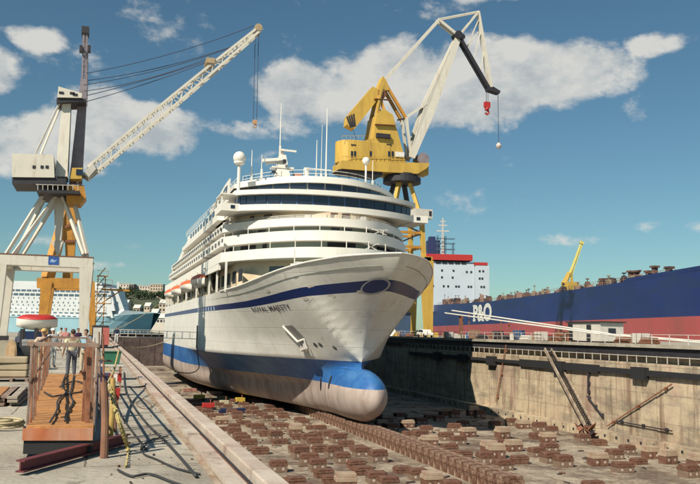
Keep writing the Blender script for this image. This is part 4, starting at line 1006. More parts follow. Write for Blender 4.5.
for px in(261,264.5):
    b=MB(); b.tube([Lc(px-1,24,3.3),Lc(px-3,113,3.3)],.045,5); b.build('hoist_rope',wire,wc)
q=Lc(259.6,116,3.3); b=MB(); b.box(q,(.5,.4,.55)); b.tube(smoothpts([q+Vector((0,0,-.2)),q+Vector((.2,0,-.5)),q+Vector((0,0,-.75)),q+Vector((-.2,0,-.5))],4),.08,6); b.build('hook_block',mat('hook_tan',(.5,.28,.14),.6),wc)
b=MB(); b.slab([Lc(72,167,.5),Lc(82.5,167,.5),Lc(81.5,178,.5),Lc(70,178,.5)],(0,2.2,0)); b.build('operator_cab',yellow,wc)
b=MB(); b.box(Lc(79.5,171.5,.45),(.8,.06,.7)); b.build('cab_window',glass,wc)
b=MB(); b.slab([Lc(66,183,1),Lc(84,184,1),Lc(86,196,1),Lc(80,203,1),Lc(66,202,1)],(0,3.5,0)); b.build('slew_machinery',orange,wc)
# yellow portal crane behind it
YY=140.0
def Yc_(px,py,dy=0): q=at(px,py,'y',YY); return Vector((q.x,q.y+dy,q.z))
yc=thing('dockside_crane',(-7,YY,0),'orange-yellow portal crane standing right behind the white portal crane on the left quay','crane','harbour cranes')
y0,y1=Yc_(60,288).z,Yc_(60,278).z
for a_,b_,w0,w1 in(((47,282),(41,334),1.7,1.1),((91,282),(93,334),1.2,1.0)):
    for dy in(0,8): b=MB(); p=Yc_(*b_,dy); p.z=.4; b.bar(p,Yc_(*a_,dy),w1,w1,w0,w0); b.build('leg',orange,yc); b=MB(); b.bb(p.x-.7,p.x+.7,p.y-1.3,p.y+1.3,.03,.5); b.build('bogie',dark,yc)
for dy in(0,8): b=MB(); b.slab([Yc_(36,y_,dy-.6) if 0 else Yc_(37,288,dy-.6),Yc_(93,288.7,dy-.6),Yc_(93,278.6,dy-.6),Yc_(37,278,dy-.6)],(0,1.2,0)); b.build('portal_beam',orange,yc)
b=MB(); b.slab([Yc_(63,200,2),Yc_(77,203,2),Yc_(74,255,2),Yc_(65,256,2)],(0,4,0)); b.build('slew_column',orange,yc)
b=MB(); b.bar(Yc_(66,205,3),Yc_(46,278,0),1.2,1.2); b.bar(Yc_(68,255,3),Yc_(67,278,3),1.6,1.6); b.bar(Yc_(66,205,6),Yc_(46,278,8),1.2,1.2); b.build('inclined_strut',orange,yc)
b=MB(); b.bar(Yc_(73,255,3),Yc_(66,210,3),.5); b.bar(Yc_(64,240,1.9),Yc_(75,240,1.9),.4); b.bar(Yc_(64,226,1.9),Yc_(75,222,1.9),.4); b.build('column_bracing',rust,yc)
# stair tower beside the portal leg
st=thing('stair_tower',(Lc(96,340).x+.3,LY+5.5,0),'rusty stair tower with small platforms beside the white crane leg','stair tower')
b=MB(); X0=st.location.x
for dx in(-.45,.45):
    for dy in(-.45,.45): b.bar((X0+dx,LY+5.5+dy,0),(X0+dx,LY+5.5+dy,Lc(103,274).z),.11)
b.build('frame',orange,st)
for i in range(7):
    z=1.3+i*1.15; b=MB(); s=1.6 if i%2 else .9; b.bb(X0-.6,X0+s*.8,LY+4.9,LY+6.1,z,z+.08); b.bar((X0+s*.8,LY+5,z),(X0+s*.8,LY+5,z+.7),.05); b.bar((X0-.6,LY+5,z+.7),(X0+s*.8,LY+5,z+.7),.05); b.bar((X0-.4,LY+5,z),(X0+.4,LY+6,z+1.15),.08); b.build('platform',orange if i%3==0 else rail,st)
b=MB(); z=Lc(108,288).z; b.bar((X0,LY+4,z),(X0+3.4,LY+4,z-.05),.22); b.bar((X0,LY+4,z-1.8),(X0+2.4,LY+4,z-.05),.14); b.build('bracket_arm',orange,st)
# ================================================================== RIGHT QUAY CLUTTER
q=at(595,340,'x',58); cab=thing('site_cabin',(58,q.y,QZ),'pale grey site cabin with dark doorways standing on the right quay edge','cabin')
y_=q.y; b=MB(); b.bb(56.4,59.6,y_-3.4,y_+3.4,QZ+.15,QZ+2.35); b.build('wall',gatew,cab)
b=MB(); b.bb(56.2,59.8,y_-3.7,y_+3.7,QZ+2.36,QZ+2.5); b.build('roof',dark,cab)
b=MB(); b.bb(56.34,56.38,y_-1.6,y_-.7,QZ+.2,QZ+2.1); b.build('door',darkin,cab)
b=MB(); b.bb(56.34,56.38,y_+2.3,y_+3.3,QZ+.2,QZ+2.2); b.build('door',darkin,cab)
b=MB(); b.bb(57.5,58.5,y_-3.46,y_-3.41,QZ+.9,QZ+1.7); b.build('window',glass,cab)
b=MB(); b.bb(56.5,57.0,y_-3,y_+3,QZ,QZ+.15); b.bb(59,59.5,y_-3,y_+3,QZ,QZ+.15); b.build('skid',dark,cab)
# long white booms above the quay
def rq(px,py,x): return at(px,py,'x',x)
for k,(a_,m_,c_,lab) in enumerate((((445,313),(600,334),(700,342.5),'lower of two long white pipes slanting down along the right quay edge'),((452,310.5),(610,334),(700,341),'upper of two long white pipes slanting down along the right quay edge'))):
    X=54.5+k*.5; P=[rq(*a_,X),rq(*m_,X),rq(*c_,X)]
    t=thing('white_pipe',(P[2].x,P[2].y,QZ),lab,'pipe'); b=MB(); b.tube([P[0],P[1]],.10,8); b.tube([P[1],P[2]],.07,8); b.build('pipe_run',white,t)
    for f in(.15,.45,.8):
        for (p,q_) in((P[0],P[1]),):
            c=p.lerp(q_,f); b=MB(); b.bar((c.x,c.y,QZ),(c.x,c.y,c.z),.12); b.build('support_post',railred,t)
clr=[redp,rust,gatew,mat('blue_drum',(.04,.10,.22),.5),mat('drum_brown',(.28,.16,.1),.7),white,dark]
rs=random.Random(11)
cols=['red','rust-brown','pale grey','blue','brown','white','black']
items=[]
for i,px in enumerate([399,404,410,444,449,455,468,475,483,491,498,505,512,519,527,534,541,548,556,563,624,633,641,650]):
    X=53.6+rs.uniform(0,2.5); q=rq(px,338,X); ci=rs.choice([1,2,3,4,6,4,1,2]) if px>520 else rs.randrange(7); h=rs.uniform(.8,1.5); kind=i%3
    nxt='between the white pipes and the coping' if px>470 else 'in the shade of the bow'
    if kind==0:
        b=MB(); b.lathe((q.x,q.y,QZ),[(.3,0),(.32,.05),(.3,.1),(.3,.45),(.32,.48),(.3,.52),(.3,.85),(.32,.88),(.29,.9)],14)
        solo(b,'oil_drum',clr[ci],f'{cols[ci]} steel drum on the right quay {nxt}, number {i//3+1} from the bow' if 0 else f'{cols[ci]} steel drum on the right quay {nxt}','drum','drums on the right quay')
    elif kind==1:
        t=thing('crate',(q.x,q.y,QZ),f'{cols[ci]} slatted crate on the right quay {nxt}','crate','crates on the right quay')
        b=MB(); b.bb(q.x-.5,q.x+.5,q.y-.8,q.y+.8,QZ+.1,QZ+.1+h); b.build('box',clr[ci],t,bevel=.03)
        b=MB()
        for yy in(-.82,0,.8): b.bb(q.x-.54,q.x-.505,q.y+yy,q.y+yy+.08,QZ,QZ+.1+h)
        b.bb(q.x-.45,q.x+.45,q.y-.8,q.y-.6,QZ,QZ+.1); b.bb(q.x-.45,q.x+.45,q.y+.6,q.y+.8,QZ,QZ+.1); b.build('batten',rail,t)
    else:
        t=thing('pipe_stack',(q.x,q.y,QZ),f'{cols[ci]} pipe stack on the right quay {nxt}','pipe stack','pipe stacks on the right quay')
        for a_,z in((-.3,.2),(.1,.2),(-.1,.52)): b=MB(); b.tube([(q.x+a_,q.y-1.2,QZ+z),(q.x+a_,q.y+1.2,QZ+z)],.19,10); b.build('pipe',clr[ci],t)
# white car near crane foot, upright post, tarp board
def car(x,y,z,m_,lab,rz=0):
    t=thing('parked_car',(x,y,z),lab,'car')
    def Q(P): return [Vector((x,y,z))+Matrix.Rotation(rz,3,'Z')@Vector(p) for p in P]
    b=MB(); pr_=[(-2.05,.35),(-2.0,.78),(-1.2,.88),(-.75,1.36),(.75,1.38),(1.3,.92),(2.0,.82),(2.1,.38)]
    b.slab(Q([(-.8,u,w_) for u,w_ in pr_]),Matrix.Rotation(rz,3,'Z')@Vector((1.6,0,0))); b.build('body',m_,t,bevel=.06)
    for s in(-.815,.79):
        b=MB(); b.slab(Q([(s,-1.05,.9),(s,-.68,1.3),(s,.68,1.3),(s,1.12,.92)]),Matrix.Rotation(rz,3,'Z')@Vector((.02,0,0))); b.build('side_window',glass,t)
    for s in(-.8,.62):
        for u in(-1.3,1.3): b=MB(); a_,c_=Q([(s,u,.32),(s+.2,u,.32)]); b.tube([a_,c_],.32,14); b.build('wheel',black,t)
    return t
q=rq(425,332,56); car(q.x,q.y,QZ,white,'white car parked on the right quay at the foot of the yellow crane')
q=rq(461,332,55); t=thing('post',(q.x,q.y,QZ),'rusty upright post with a pale base beside the lettered blue hull','post')
b=MB(); b.bar((q.x,q.y,QZ+.5),(q.x,q.y,rq(460,316,55).z),.5,.5); b.build('column',rust,t); b=MB(); b.box((q.x,q.y,QZ+.3),(1.8,1.8,.6)); b.build('foot',gatew,t)
q=rq(392,332,54.5); b=MB(); R=Matrix.Rotation(.6,3,'X')@Matrix.Rotation(.5,3,'Y'); b.box((q.x,q.y,QZ+.9),(.12,2.0,1.5),0,R); solo(b,'board',white,'tilted white board leaning on the right quay just beside the bow','board')
q=rq(400,332,57); t=thing('equipment_shed',(q.x,q.y+6,QZ),'dark blue shed in the shade behind the bow on the right quay','shed')
b=MB(); b.bb(q.x-2,q.x+3,q.y+2,q.y+10,QZ,QZ+4.6); b.build('wall',mat('shed_blue',(.05,.09,.16),.6),t); b=MB(); b.slab([(q.x-2.3,q.y+1.7,QZ+4.61),(q.x+3.3,q.y+1.7,QZ+4.61),(q.x+.5,q.y+1.7,QZ+5.9)],(0,8.6,0)); b.build('roof',dark,t)
b=MB()
for i in range(46): yy=60+i*2.6; b.bar((53.0,yy,QZ),(53.0,yy,QZ+1.0),.06)
for z in(.55,1.0): b.bar((53.0,60,QZ+z),(53.0,177,QZ+z),.045)
solo(b,'railing',gatew,'thin pale railing running along the top edge of the right dock wall','railing')
# ================================================================== PEOPLE
skinm=mat('skin',(.42,.24,.16),.6,var=.05)
def skinmesh(name,verts,edges,rad,root,m,parent,sub=2,loc=(0,0,0)):
    me=bpy.data.meshes.new(name); me.from_pydata([tuple(v) for v in verts],edges,[]); me.materials.append(m)
    o=bpy.data.objects.new(name,me); COL.objects.link(o)
    if parent: o.parent=parent
    md=o.modifiers.new('s','SKIN'); md.use_smooth_shade=True
    for i,v in enumerate(me.skin_vertices[0].data):
        r_=rad[i]; v.radius=r_ if isinstance(r_,tuple) else (r_,r_); v.use_root=(i==root)
    ss=o.modifiers.new('u','SUBSURF'); ss.levels=sub; ss.render_levels=sub
    return o
def person(loc,rz,shirt,trousers,hair,label,hat=None,pose='stand',sleeve='short',group=None):
    t=thing('person',loc,label,'person',group); t.rotation_euler=(0,0,rz)
    lean=.10 if pose=='lean' else 0
    J={}
    J['pel']=(0,0,.96); J['wai']=(0,lean*.4,1.12); J['che']=(0,lean,1.36); J['nec']=(0,lean+.0,1.50); J['jaw']=(0,lean+.025,1.58); J['hed']=(0,lean+.015,1.66); J['top']=(0,lean+.0,1.72)
    J['nos']=(0,lean+.115,1.635)
    for s,n in((-1,'l'),(1,'r')):
        J['sh'+n]=(s*.185,lean,1.41)
        if pose=='lean': el,wr=(s*.27,lean+.16,1.20),(s*.24,lean+.40,1.22)
        elif pose=='fold': el,wr=(s*.27,.08,1.14),(s*.02,.26,1.17)
        else: el,wr=(s*.26,-.02,1.13),(s*.28,.10,.89)
        J['el'+n]=el; J['wr'+n]=wr
        d=Vector(wr)-Vector(el); d.normalize(); J['pa'+n]=tuple(Vector(wr)+d*.085)
        side=Vector((s,0,0)).cross(d); side=side.normalized() if side.length>.1 else Vector((0,1,0))
        for k,(o_,l_) in enumerate(((-.033,.065),(-.011,.08),(.011,.085),(.033,.075))):
            b0=Vector(J['pa'+n])+side*o_; J[f'f{k}a'+n]=tuple(b0+d*.02); J[f'f{k}b'+n]=tuple(b0+d*l_*.7+Vector((-s*.012,0,0))); J[f'f{k}c'+n]=tuple(b0+d*l_+Vector((-s*.03,0,0)))
        J['tha'+n]=tuple(Vector(wr)+d*.04-side*.04); J['thb'+n]=tuple(Vector(wr)+d*.085-side*.06+Vector((-s*.02,0,0)))
        J['ea'+n]=(s*.078,lean+.0,1.635)
        J['hi'+n]=(s*.095,0,.92); J['kn'+n]=(s*.11,.03,.50); J['an'+n]=(s*.115,-.01,.09); J['to'+n]=(s*.13,.15,.035)
    rr={'pel':(.13,.10),'wai':(.125,.09),'che':(.15,.10),'nec':.052,'jaw':(.062,.07),'hed':(.075,.09),'top':(.055,.065),'nos':.012}
    for n in 'lr':
        rr.update({'sh'+n:.058,'el'+n:.041,'wr'+n:.027,'pa'+n:(.02,.04),'tha'+n:.011,'thb'+n:.009,'ea'+n:.016,'hi'+n:.085,'kn'+n:.055,'an'+n:.036,'to'+n:.035})
        for k in range(4): rr.update({f'f{k}a'+n:.010,f'f{k}b'+n:.009,f'f{k}c'+n:.008})
    E=[('pel','wai'),('wai','che'),('che','nec'),('nec','jaw'),('jaw','hed'),('hed','top'),('hed','nos')]
    for n in 'lr':
        E+=[('che','sh'+n),('sh'+n,'el'+n),('el'+n,'wr'+n),('wr'+n,'pa'+n),('wr'+n,'tha'+n),('tha'+n,'thb'+n),('hed','ea'+n),('pel','hi'+n),('hi'+n,'kn'+n),('kn'+n,'an'+n),('an'+n,'to'+n)]
        for k in range(4): E+=[('pa'+n,f'f{k}a'+n),(f'f{k}a'+n,f'f{k}b'+n),(f'f{k}b'+n,f'f{k}c'+n)]
    ks=list(J); ix={k:i for i,k in enumerate(ks)}
    body=skinmesh('body',[J[k] for k in ks],[(ix[a],ix[b]) for a,b in E],[rr[k] for k in ks],ix['pel'],skinm,t)
    def part(nm,keys,ed,grow,m,over={}):
        iy={k:i for i,k in enumerate(keys)}; R2=[]
        for k in keys:
            q=over.get(k,rr.get(k)); q=q if isinstance(q,tuple) else (q,q); R2.append((q[0]+grow,q[1]+grow))
        return skinmesh(nm,[JJ[k] for k in keys],[(iy[a],iy[b]) for a,b in ed],R2,0,m,t)
    JJ=dict(J)
    for n in 'lr':
        a,b_=Vector(J['sh'+n]),Vector(J['el'+n]); JJ['cu'+n]=tuple(a.lerp(b_,.75)); rr['cu'+n]=.05
        JJ['cf'+n]=tuple(Vector(J['el'+n]).lerp(Vector(J['wr'+n]),.9)); rr['cf'+n]=.033
    JJ['hem']=(0,0,.90); rr['hem']=(.14,.11); JJ['col']=(0,lean,1.475); rr['col']=.06
    keys=['hem','wai','che','col']; ed=[('hem','wai'),('wai','che'),('che','col')]
    for n in 'lr':
        keys+=['sh'+n]; ed+=[('che','sh'+n)]
        if sleeve=='short': keys+=['cu'+n]; ed+=[('sh'+n,'cu'+n)]
        else: keys+=['el'+n,'cf'+n]; ed+=[('sh'+n,'el'+n),('el'+n,'cf'+n)]
    part('shirt',keys,ed,.024,shirt)
    keys=['pel']; ed=[]
    for n in 'lr': keys+=['hi'+n,'kn'+n,'an'+n]; ed+=[('pel','hi'+n),('hi'+n,'kn'+n),('kn'+n,'an'+n)]
    part('trousers',keys,ed,.022,trousers,{'pel':(.125,.10)})
    for n in 'lr': part('shoe',['an'+n,'to'+n],[('an'+n,'to'+n)],.014,black)
    b=MB(); hd=worg(t)+Vector((0,lean-.012,1.675)); b.ball(hd,.103,14,9,(.86,1.0,.86)); b.build('hair',hair,t,smooth=True) if not hat else None
    if hat:
        b=MB(); b.ball(hd+Vector((0,0,.02)),.11,14,9,(.92,1.05,.75)); b.box(hd+Vector((0,.13,-.0)),(.15,.12,.02)); b.build('hat',hat,t,smooth=True)
    return t
def cloth(n,c): return mat(n,c,.9,var=.12,scale=9,bump=.3,bscale=25)
hb_=mat('hair_brown',(.06,.035,.02),.7); hr_=mat('hair_red',(.25,.07,.03),.7)
def gp(px,dep): p=atd(px,335,dep); return (p.x,p.y,0)
def face(px,dep,a=0): return PI+a
person(gp(44.5,27),PI-.1,cloth('cloth_tan',(.55,.42,.30)),cloth('cloth_khaki',(.38,.28,.18)),hb_,'man in tan shirt and straw-coloured cap behind the gangway railing, nearest of the group',hat=mat('cap_straw',(.62,.42,.16),.8),pose='lean')
person(gp(53,36),PI+.5,cloth('cloth_white',(.72,.70,.68)),cloth('cloth_white2',(.66,.64,.6)),hb_,'person dressed all in white just right of the man in the straw cap',sleeve='long',hat=mat('cap_white',(.75,.73,.7),.8))
person(gp(73,28.5),.3,cloth('cloth_cream',(.62,.55,.36)),cloth('cloth_charcoal',(.10,.10,.12)),hb_,'person in cream shirt and charcoal trousers standing beyond the far end of the plank gangway')
person(gp(86,31),PI-.4,cloth('cloth_sky',(.28,.45,.55)),cloth('cloth_sand',(.5,.42,.3)),hb_,'person in light blue shirt with folded arms by the crane leg',pose='fold')
person(gp(65.5,52),PI,cloth('cloth_rose',(.55,.25,.22)),cloth('cloth_pale',(.55,.5,.45)),hr_,'red-haired person in a rose shirt farther back on the quay')
person(gp(78,50),PI+.6,cloth('cloth_plum',(.10,.05,.10)),cloth('cloth_grey',(.3,.3,.3)),hb_,'person in a plum-dark top farther back on the quay',sleeve='long')
person(gp(61,60),.4,cloth('cloth_ivory',(.68,.62,.52)),cloth('cloth_pale',(.55,.5,.45)),hb_,'small distant figure in ivory shirt on the quay left of the red-haired person')
p=at(122.5,343,'z',0); person((2.0,87,.165),PI,cloth('cloth_navy',(.02,.025,.06)),cloth('cloth_white2',(.66,.64,.6)),hb_,'person in dark top and white trousers standing alone on the coping far off',sleeve='long')
# ================================================================== GANGWAY AND NEAR CLUTTER
GZ=.45
g0=at(28,425,'z',GZ); g1=at(92,425,'z',GZ); h0=at(48,374,'z',GZ); h1=at(85,374,'z',GZ)
g0=g0+(g0-g1)*.05
gw=thing('gangway',((g0.x+g1.x)/2,g0.y,0),'orange-brown plank gangway with rusty railings in the left foreground','gangway')
b=MB(); n=24
for i in range(n):
    a=g0.lerp(h0,i/n); c=g1.lerp(h1,i/n); a2=g0.lerp(h0,(i+.955)/n); c2=g1.lerp(h1,(i+.955)/n); dz=random.uniform(-.012,.012); ov=random.uniform(-.03,.03)
    P=[a+Vector((ov,0,dz)),c+Vector((ov,0,dz+random.uniform(-.008,.008))),c2+Vector((ov,0,dz)),a2+Vector((ov,0,dz))]
    b.slab([q-Vector((0,0,.05)) for q in P],(0,0,.05))
b.build('plank_deck',plank,gw,bevel=.006)
b=MB(); b.slab([g0+Vector((-.02,-.05,-.21)),g1+Vector((.02,-.05,-.21)),g1+Vector((.02,-.05,-.045)),g0+Vector((-.02,-.05,-.045))],(0,.05,0)); b.build('end_board',plankend,gw)
b=MB(); b.bar(g0+Vector((.1,.05,-.17)),h0+Vector((.05,0,-.17)),.12,.2); b.bar(g1+Vector((-.08,.05,-.17)),h1+Vector((-.05,0,-.17)),.12,.2); b.slab([g0+Vector((0,-.02,-.40)),g1+Vector((0.02,-.02,-.40)),g1+Vector((.02,-.02,-.215)),g0+Vector((0,-.02,-.215))],(0,.3,0)); b.build('bearer_and_shade_slab',black,gw)  # two bearers, plus a full-width black slab painting the shadow gap below the end
def rail_line(p,q,n,m,w=.034,hh=1.12,lean=.0):
    for i in range(n+1):
        c=p.lerp(q,i/n); b=MB(); b.bar(c+Vector((0,0,-.15)),c+Vector((lean+random.uniform(-.02,.02),random.uniform(-.03,.03),hh)),w,w); b.build('post',m if i%2 else rail,gw,bevel=.004)
    for f in(1.0,.55):
        b=MB(); b.bar(p+Vector((lean*f,-.05,hh*f)),q+Vector((lean*f,.05,hh*f)),w,w*1.2); b.build('rail',rail,gw,bevel=.004)
rail_line(g0+Vector((.03,.1,0)),h0,10,railred)
rail_line(g1+Vector((.02,.1,0)),h1,10,railred)
b=MB(); b.bar(g0+Vector((-.05,.15,1.14)),g1+Vector((.03,.12,1.13)),.055,.06); b.build('cross_bar',rail,gw,bevel=.005)
b=MB(); b.bar(h0+Vector((-.05,0,1.08)),h1+Vector((.05,0,1.06)),.05,.06); b.build('cross_bar',rail,gw)
for i,(dx,w_,m_) in enumerate(((-.07,.07,railred),(-.13,.04,railred),(.03,.04,gatew),(-.03,.03,rail))):
    b=MB(); b.bar(g1+Vector((dx,.35+.18*i,-.02)),g1+Vector((dx-.02,.35+.18*i,1.12)),w_,.04); b.build('upright_board',m_,gw,bevel=.004)
for i in range(3):
    b=MB(); b.bar(g0+Vector((.06,.3+.4*i,-.02)),g0+Vector((.02,.3+.4*i,1.1)),.03,.03); b.build('upright_board',rail if i%2 else railred,gw,bevel=.004)
# hoses lying on the planks
for k,(P,lab) in enumerate(([[(66,374),(62,385),(66,392),(58,400),(57,410),(50,422)],'left black cable snaking down the planks of the gangway'],[[(74,374),(72,385),(70,395),(73,402),(67,412),(65,421)],'right black cable snaking down the planks of the gangway'],[[(44,392),(52,396),(62,395),(74,393),(82,391),(84,384),(74,381),(60,387)],'black cable looped across the middle of the gangway planks'])):
    b=MB(); b.tube(smoothpts([at(px,py,'z',GZ+.035) for px,py in P],6),.017,6); solo(b,'cable',hosem,lab,'cable',smooth=True)
# dark red beam on the ground, timber piles, yellow post and chain
a_=at(20,466,'z',.12); c_=at(127,438,'z',.12); t=thing('steel_beam',(a_.x,a_.y,0),'dark red steel beam lying across the ground below the gangway end','beam')
d_=(c_-a_).normalized(); b=MB(); b.bar(a_+Vector((0,0,.06)),c_+Vector((0,0,.06)),.12,.02); b.bar(a_-Vector((0,0,.07)),c_-Vector((0,0,.07)),.12,.02); b.bar(a_,c_,.02,.12); b.build('beam',mat('beam_maroon',(.14,.03,.035),.7,var=.3,scale=6),t)
def pile(px,yb,yt,r_,m_,lab,nm='timber_post',lx=0,cat='post'):
    p=at(px,yb,'z',0); q=at(px+lx,yt,'y',p.y); q.y+=.05
    b=MB(); b.tube(smoothpts([p,p.lerp(q,.5)+Vector((.015,0,0)),q],4),r_,10,r2=r_*.85)
    return solo(b,nm,m_,lab,cat,smooth=False)
pile(104,458,382,.06,mat('pile_brown',(.30,.15,.09),.9,var=.4,scale=6,stain=(.08,.05,.04),samt=.8,sscale=3),'thick brown timber pile in front of the gangway right corner')
pile(110,440,378,.05,mat('post_ochre',(.5,.33,.10),.8,var=.3,scale=6),'leaning ochre post beside the thick brown timber pile',lx=3)
pile(115,432,388,.035,mat('pile_brown',(.30,.15,.09)),'thin dark brown stake right of the leaning ochre post',lx=-1)
pile(94,432,338,.028,gatew,'tall pale thin pole at the right side of the gangway')
pile(99,418,332,.024,rail,'tall thin weathered pole between the gangway and the timber pile')
pile(103,400,334,.03,railred,'tall rusty pole behind the thick timber pile')
b=MB(); b.tube([at(94,360,'y',15),at(112,361,'y',15.2)],.02,6); solo(b,'scaffold_tube',rail,'short horizontal scaffold tube joining the thin poles','tube')
P=smoothpts([at(110,386,'y',13.6),at(113,400,'y',13.0),at(118,418,'y',12.5),at(124,436,'z',.25),at(128,450,'z',.03),at(126,466,'z',.03)],10)
t=thing('mooring_chain',P[-1],'yellow chain hanging from the timber posts down to the concrete walkway','chain')
n0=len(P)
for i in range(n0-1):
    b=MB(); c=P[i].lerp(P[i+1],.5); d=(P[i+1]-P[i]).normalized(); a2=d.cross(Vector((0,1,0))).normalized() if i%2 else d.cross(Vector((1,0,0))).normalized()
    b.tube([c+d*(.045*math.cos(u))+a2*(.024*math.sin(u)) for u in [2*PI*k/8 for k in range(9)]],.013,5,caps=False); b.build('link',yrope,t)
b=MB(); b.tube(smoothpts([at(109,384,'y',13.6),at(107,395,'y',13.4),at(108,410,'y',13.2),at(106,430,'y',13.0),at(107,447,'y',12.8)],6),.018,6); solo(b,'rope',rope,'short tan rope dangling in front of the ochre post','rope',smooth=True)
b=MB(); b.tube(smoothpts([at(119,350,'y',26),at(114,370,'y',22),at(108,383,'y',19),at(103,398,'y',16)],8),.03,7); solo(b,'rope',yrope,'tan-yellow rope slanting from the green bin to the posts','rope',smooth=True)
# green bin on a pale board, red and white barrier, dark container
p=at(112,353,'z',0); y_=30.; x_=at(112,350,'y',y_).x
t=thing('green_skip',(x_,y_,0),'small green bin on a pale timber board beside the walkway','bin')
b=MB(); z=.55; b.slab([(x_-.28,y_-.25,z),(x_+.26,y_-.25,z),(x_+.32,y_-.25,z+.42),(x_-.34,y_-.25,z+.42)],(0,.5,0)); b.build('tub',green,t,bevel=.02)
b=MB(); b.bb(x_-.36,x_+.34,y_-.28,y_+.28,z+.421,z+.45); b.build('rim',mat('rim_green',(.02,.10,.06),.6),t)
t=thing('trestle',(x_,y_,0),'pale timber trestle carrying the green bin','trestle'); b=MB(); b.bb(x_-.5,x_+.42,y_-.3,y_+.3,z-.08,z-.003); b.build('top_board',gatew,t,bevel=.01)
for sx in(-.4,.32):
    for sy in(-.24,.24): b=MB(); b.bar((x_+sx,y_+sy,0),(x_+sx,y_+sy,z-.08),.07); b.build('leg',railred,t)
for k,(px,py,yy,lab) in enumerate(((112,382,17.5,'red and white striped barrier box nearest the rope'),(116,367,23,'red and white striped barrier box halfway to the green bin'))):
    q=at(px,py,'y',yy); t=thing('barrier',(q.x,yy,0),lab,'barrier')
    b=MB(); b.bb(q.x-.16,q.x+.16,yy-.05,yy+.05,.38,.60); b.build('panel',redp,t)
    b=MB(); b.bb(q.x-.05,q.x+.05,yy-.055,yy+.055,.39,.59); b.build('stripe',white,t)
    for s in(-.13,.13): b=MB(); b.bar((q.x+s,yy-.12,0),(q.x+s,yy,.4),.035); b.bar((q.x+s,yy+.12,0),(q.x+s,yy,.4),.035); b.build('leg',railred,t)
q=at(101.5,333,'y',74); t=thing('container',(q.x,76,0),'dark open container with a red side near the crane leg','container')
b=MB(); b.bb(q.x-.8,q.x+.6,74,79,.1,2.0); b.build('box',dark,t,bevel=.03); b=MB(); b.bb(q.x+.1,q.x+.66,73.93,73.98,.3,1.8); b.build('door',mat('door_red',(.45,.12,.10),.6),t); b=MB(); b.bb(q.x-.7,q.x,73.95,73.98,.3,1.8); b.build('door',gatew,t)
# small scattered quay things behind the people
rs=random.Random(3)
for i,(px,dep,nm,lab,m_) in enumerate(((94,44,'bollard','black iron bollard right of the people on the left quay',dark),(90,24,'bollard','low rusty bollard at the right rail of the gangway',rust))):
    p=gp(px,dep); b=MB(); b.lathe(p,[(.26,0),(.26,.06),(.17,.1),(.15,.4),(.24,.46),(.24,.54),(.1,.6)],16); solo(b,nm,m_,lab,'bollard')
for i,(px,dep,c_,lab) in enumerate(((97,30,mat('c_blue',(.05,.09,.2),.7),'navy tool chest on the quay between pole and bin'),(92,38,rust,'rusty tool chest by the crane leg foot'),(105,34,mat('c_tan',(.45,.35,.2),.8),'tan tool chest on the quay left of the green bin'),(101,22,mat('c_plum',(.07,.05,.1),.7),'dark plum toolbox tucked behind the tall poles'))):
    p=Vector(gp(px,dep)); t=thing('tool_chest',p,lab,'chest'); b=MB(); b.bb(p.x-.3,p.x+.3,p.y-.2,p.y+.2,0,.5); b.build('box',c_,t,bevel=.02); b=MB(); b.bb(p.x-.31,p.x+.31,p.y-.21,p.y+.21,.503,.6); b.build('lid',c_,t,bevel=.02); b=MB(); b.tube(smoothpts([(p.x-.12,p.y-.22,.3),(p.x-.12,p.y-.28,.32),(p.x+.12,p.y-.28,.32),(p.x+.12,p.y-.22,.3)],3),.012,5); b.build('handle',dark,t)
# hoses on the walkway
hz2=[([(124,372),(125,388),(131,402),(139,414),(150,427),(163,439),(178,455),(196,476)],.022,hosem,'thick black hose running diagonally down the concrete walkway'),
 ([(116,404),(122,417),(131,430),(142,444),(146,449)],.017,hosem,'shorter black hose left of the thick diagonal one'),
 ([(168,436),(155,439),(145,443),(141,448),(144,454),(156,459),(176,468),(200,474)],.013,hosem,'thin black hose looping round at the bottom of the walkway'),
 ([(108,387),(122,386.5),(138,387),(152,384.5)],.028,hosem,'black hose lying straight across the walkway'),
 ([(133,400),(140,398),(147,401),(151,406),(146,409),(138,406),(136,402)],.007,rust,'tangled rusty wire on the walkway beside the thick hose'),
 ([(137,402),(150,394),(158,392),(163,398),(155,404),(150,409)],.007,dark,'thin dark wire curling near the rusty tangle'),
 ([(160,378),(150,372),(142,368)],.01,rope,'pale thin line lying on the walkway farther off'),
 ([(118,470),(132,476),(150,474),(170,481),(190,488)],.016,hosem,'black hose crossing the very bottom of the walkway')]
for P,r_,m_,lab in hz2:
    b=MB(); b.tube(smoothpts([at(px,py,'z',r_+.012) for px,py in P],8),r_,8); solo(b,'hose',m_,lab,'hose',smooth=True)
# lifeboat ashore at left and dark van below it
q=atd(37,325,62); t=thing('workboat',(q.x,q.y,0),'white boat with red top propped on the left quay behind the people','boat')
b=MB(); secs=[]; L_=1.5
for i in range(15):
    u=-1+2*i/14; w_=1.1*(1-abs(u)**2.4)**.7+.03
    secs.append([(q.x+u*L_,q.y+w_*math.cos(a),2.3-(.8-.2*u*u)*math.sin(a)+.1*u*u) for a in [PI*k/10 for k in range(11)]])
vs=[p for s in secs for p in s]; b.add(vs,[(i*11+k,(i+1)*11+k,(i+1)*11+k+1,i*11+k+1) for i in range(14) for k in range(10)]); b.build('hull',white,t,smooth=True)
b=MB(); secs=[]
for i in range(15):
    u=-1+2*i/14; w_=1.13*(1-abs(u)**2.4)**.7+.02
    secs.append([(q.x+u*L_,q.y+w_*math.cos(a),2.3+.1*u*u+.42*(1-abs(u)**4)*math.sin(a)) for a in [PI*k/8 for k in range(9)]])
vs=[p for s in secs for p in s]; b.add(vs,[(i*9+k,i*9+k+1,(i+1)*9+k+1,(i+1)*9+k) for i in range(14) for k in range(8)]); b.build('canopy',redp,t,smooth=True)
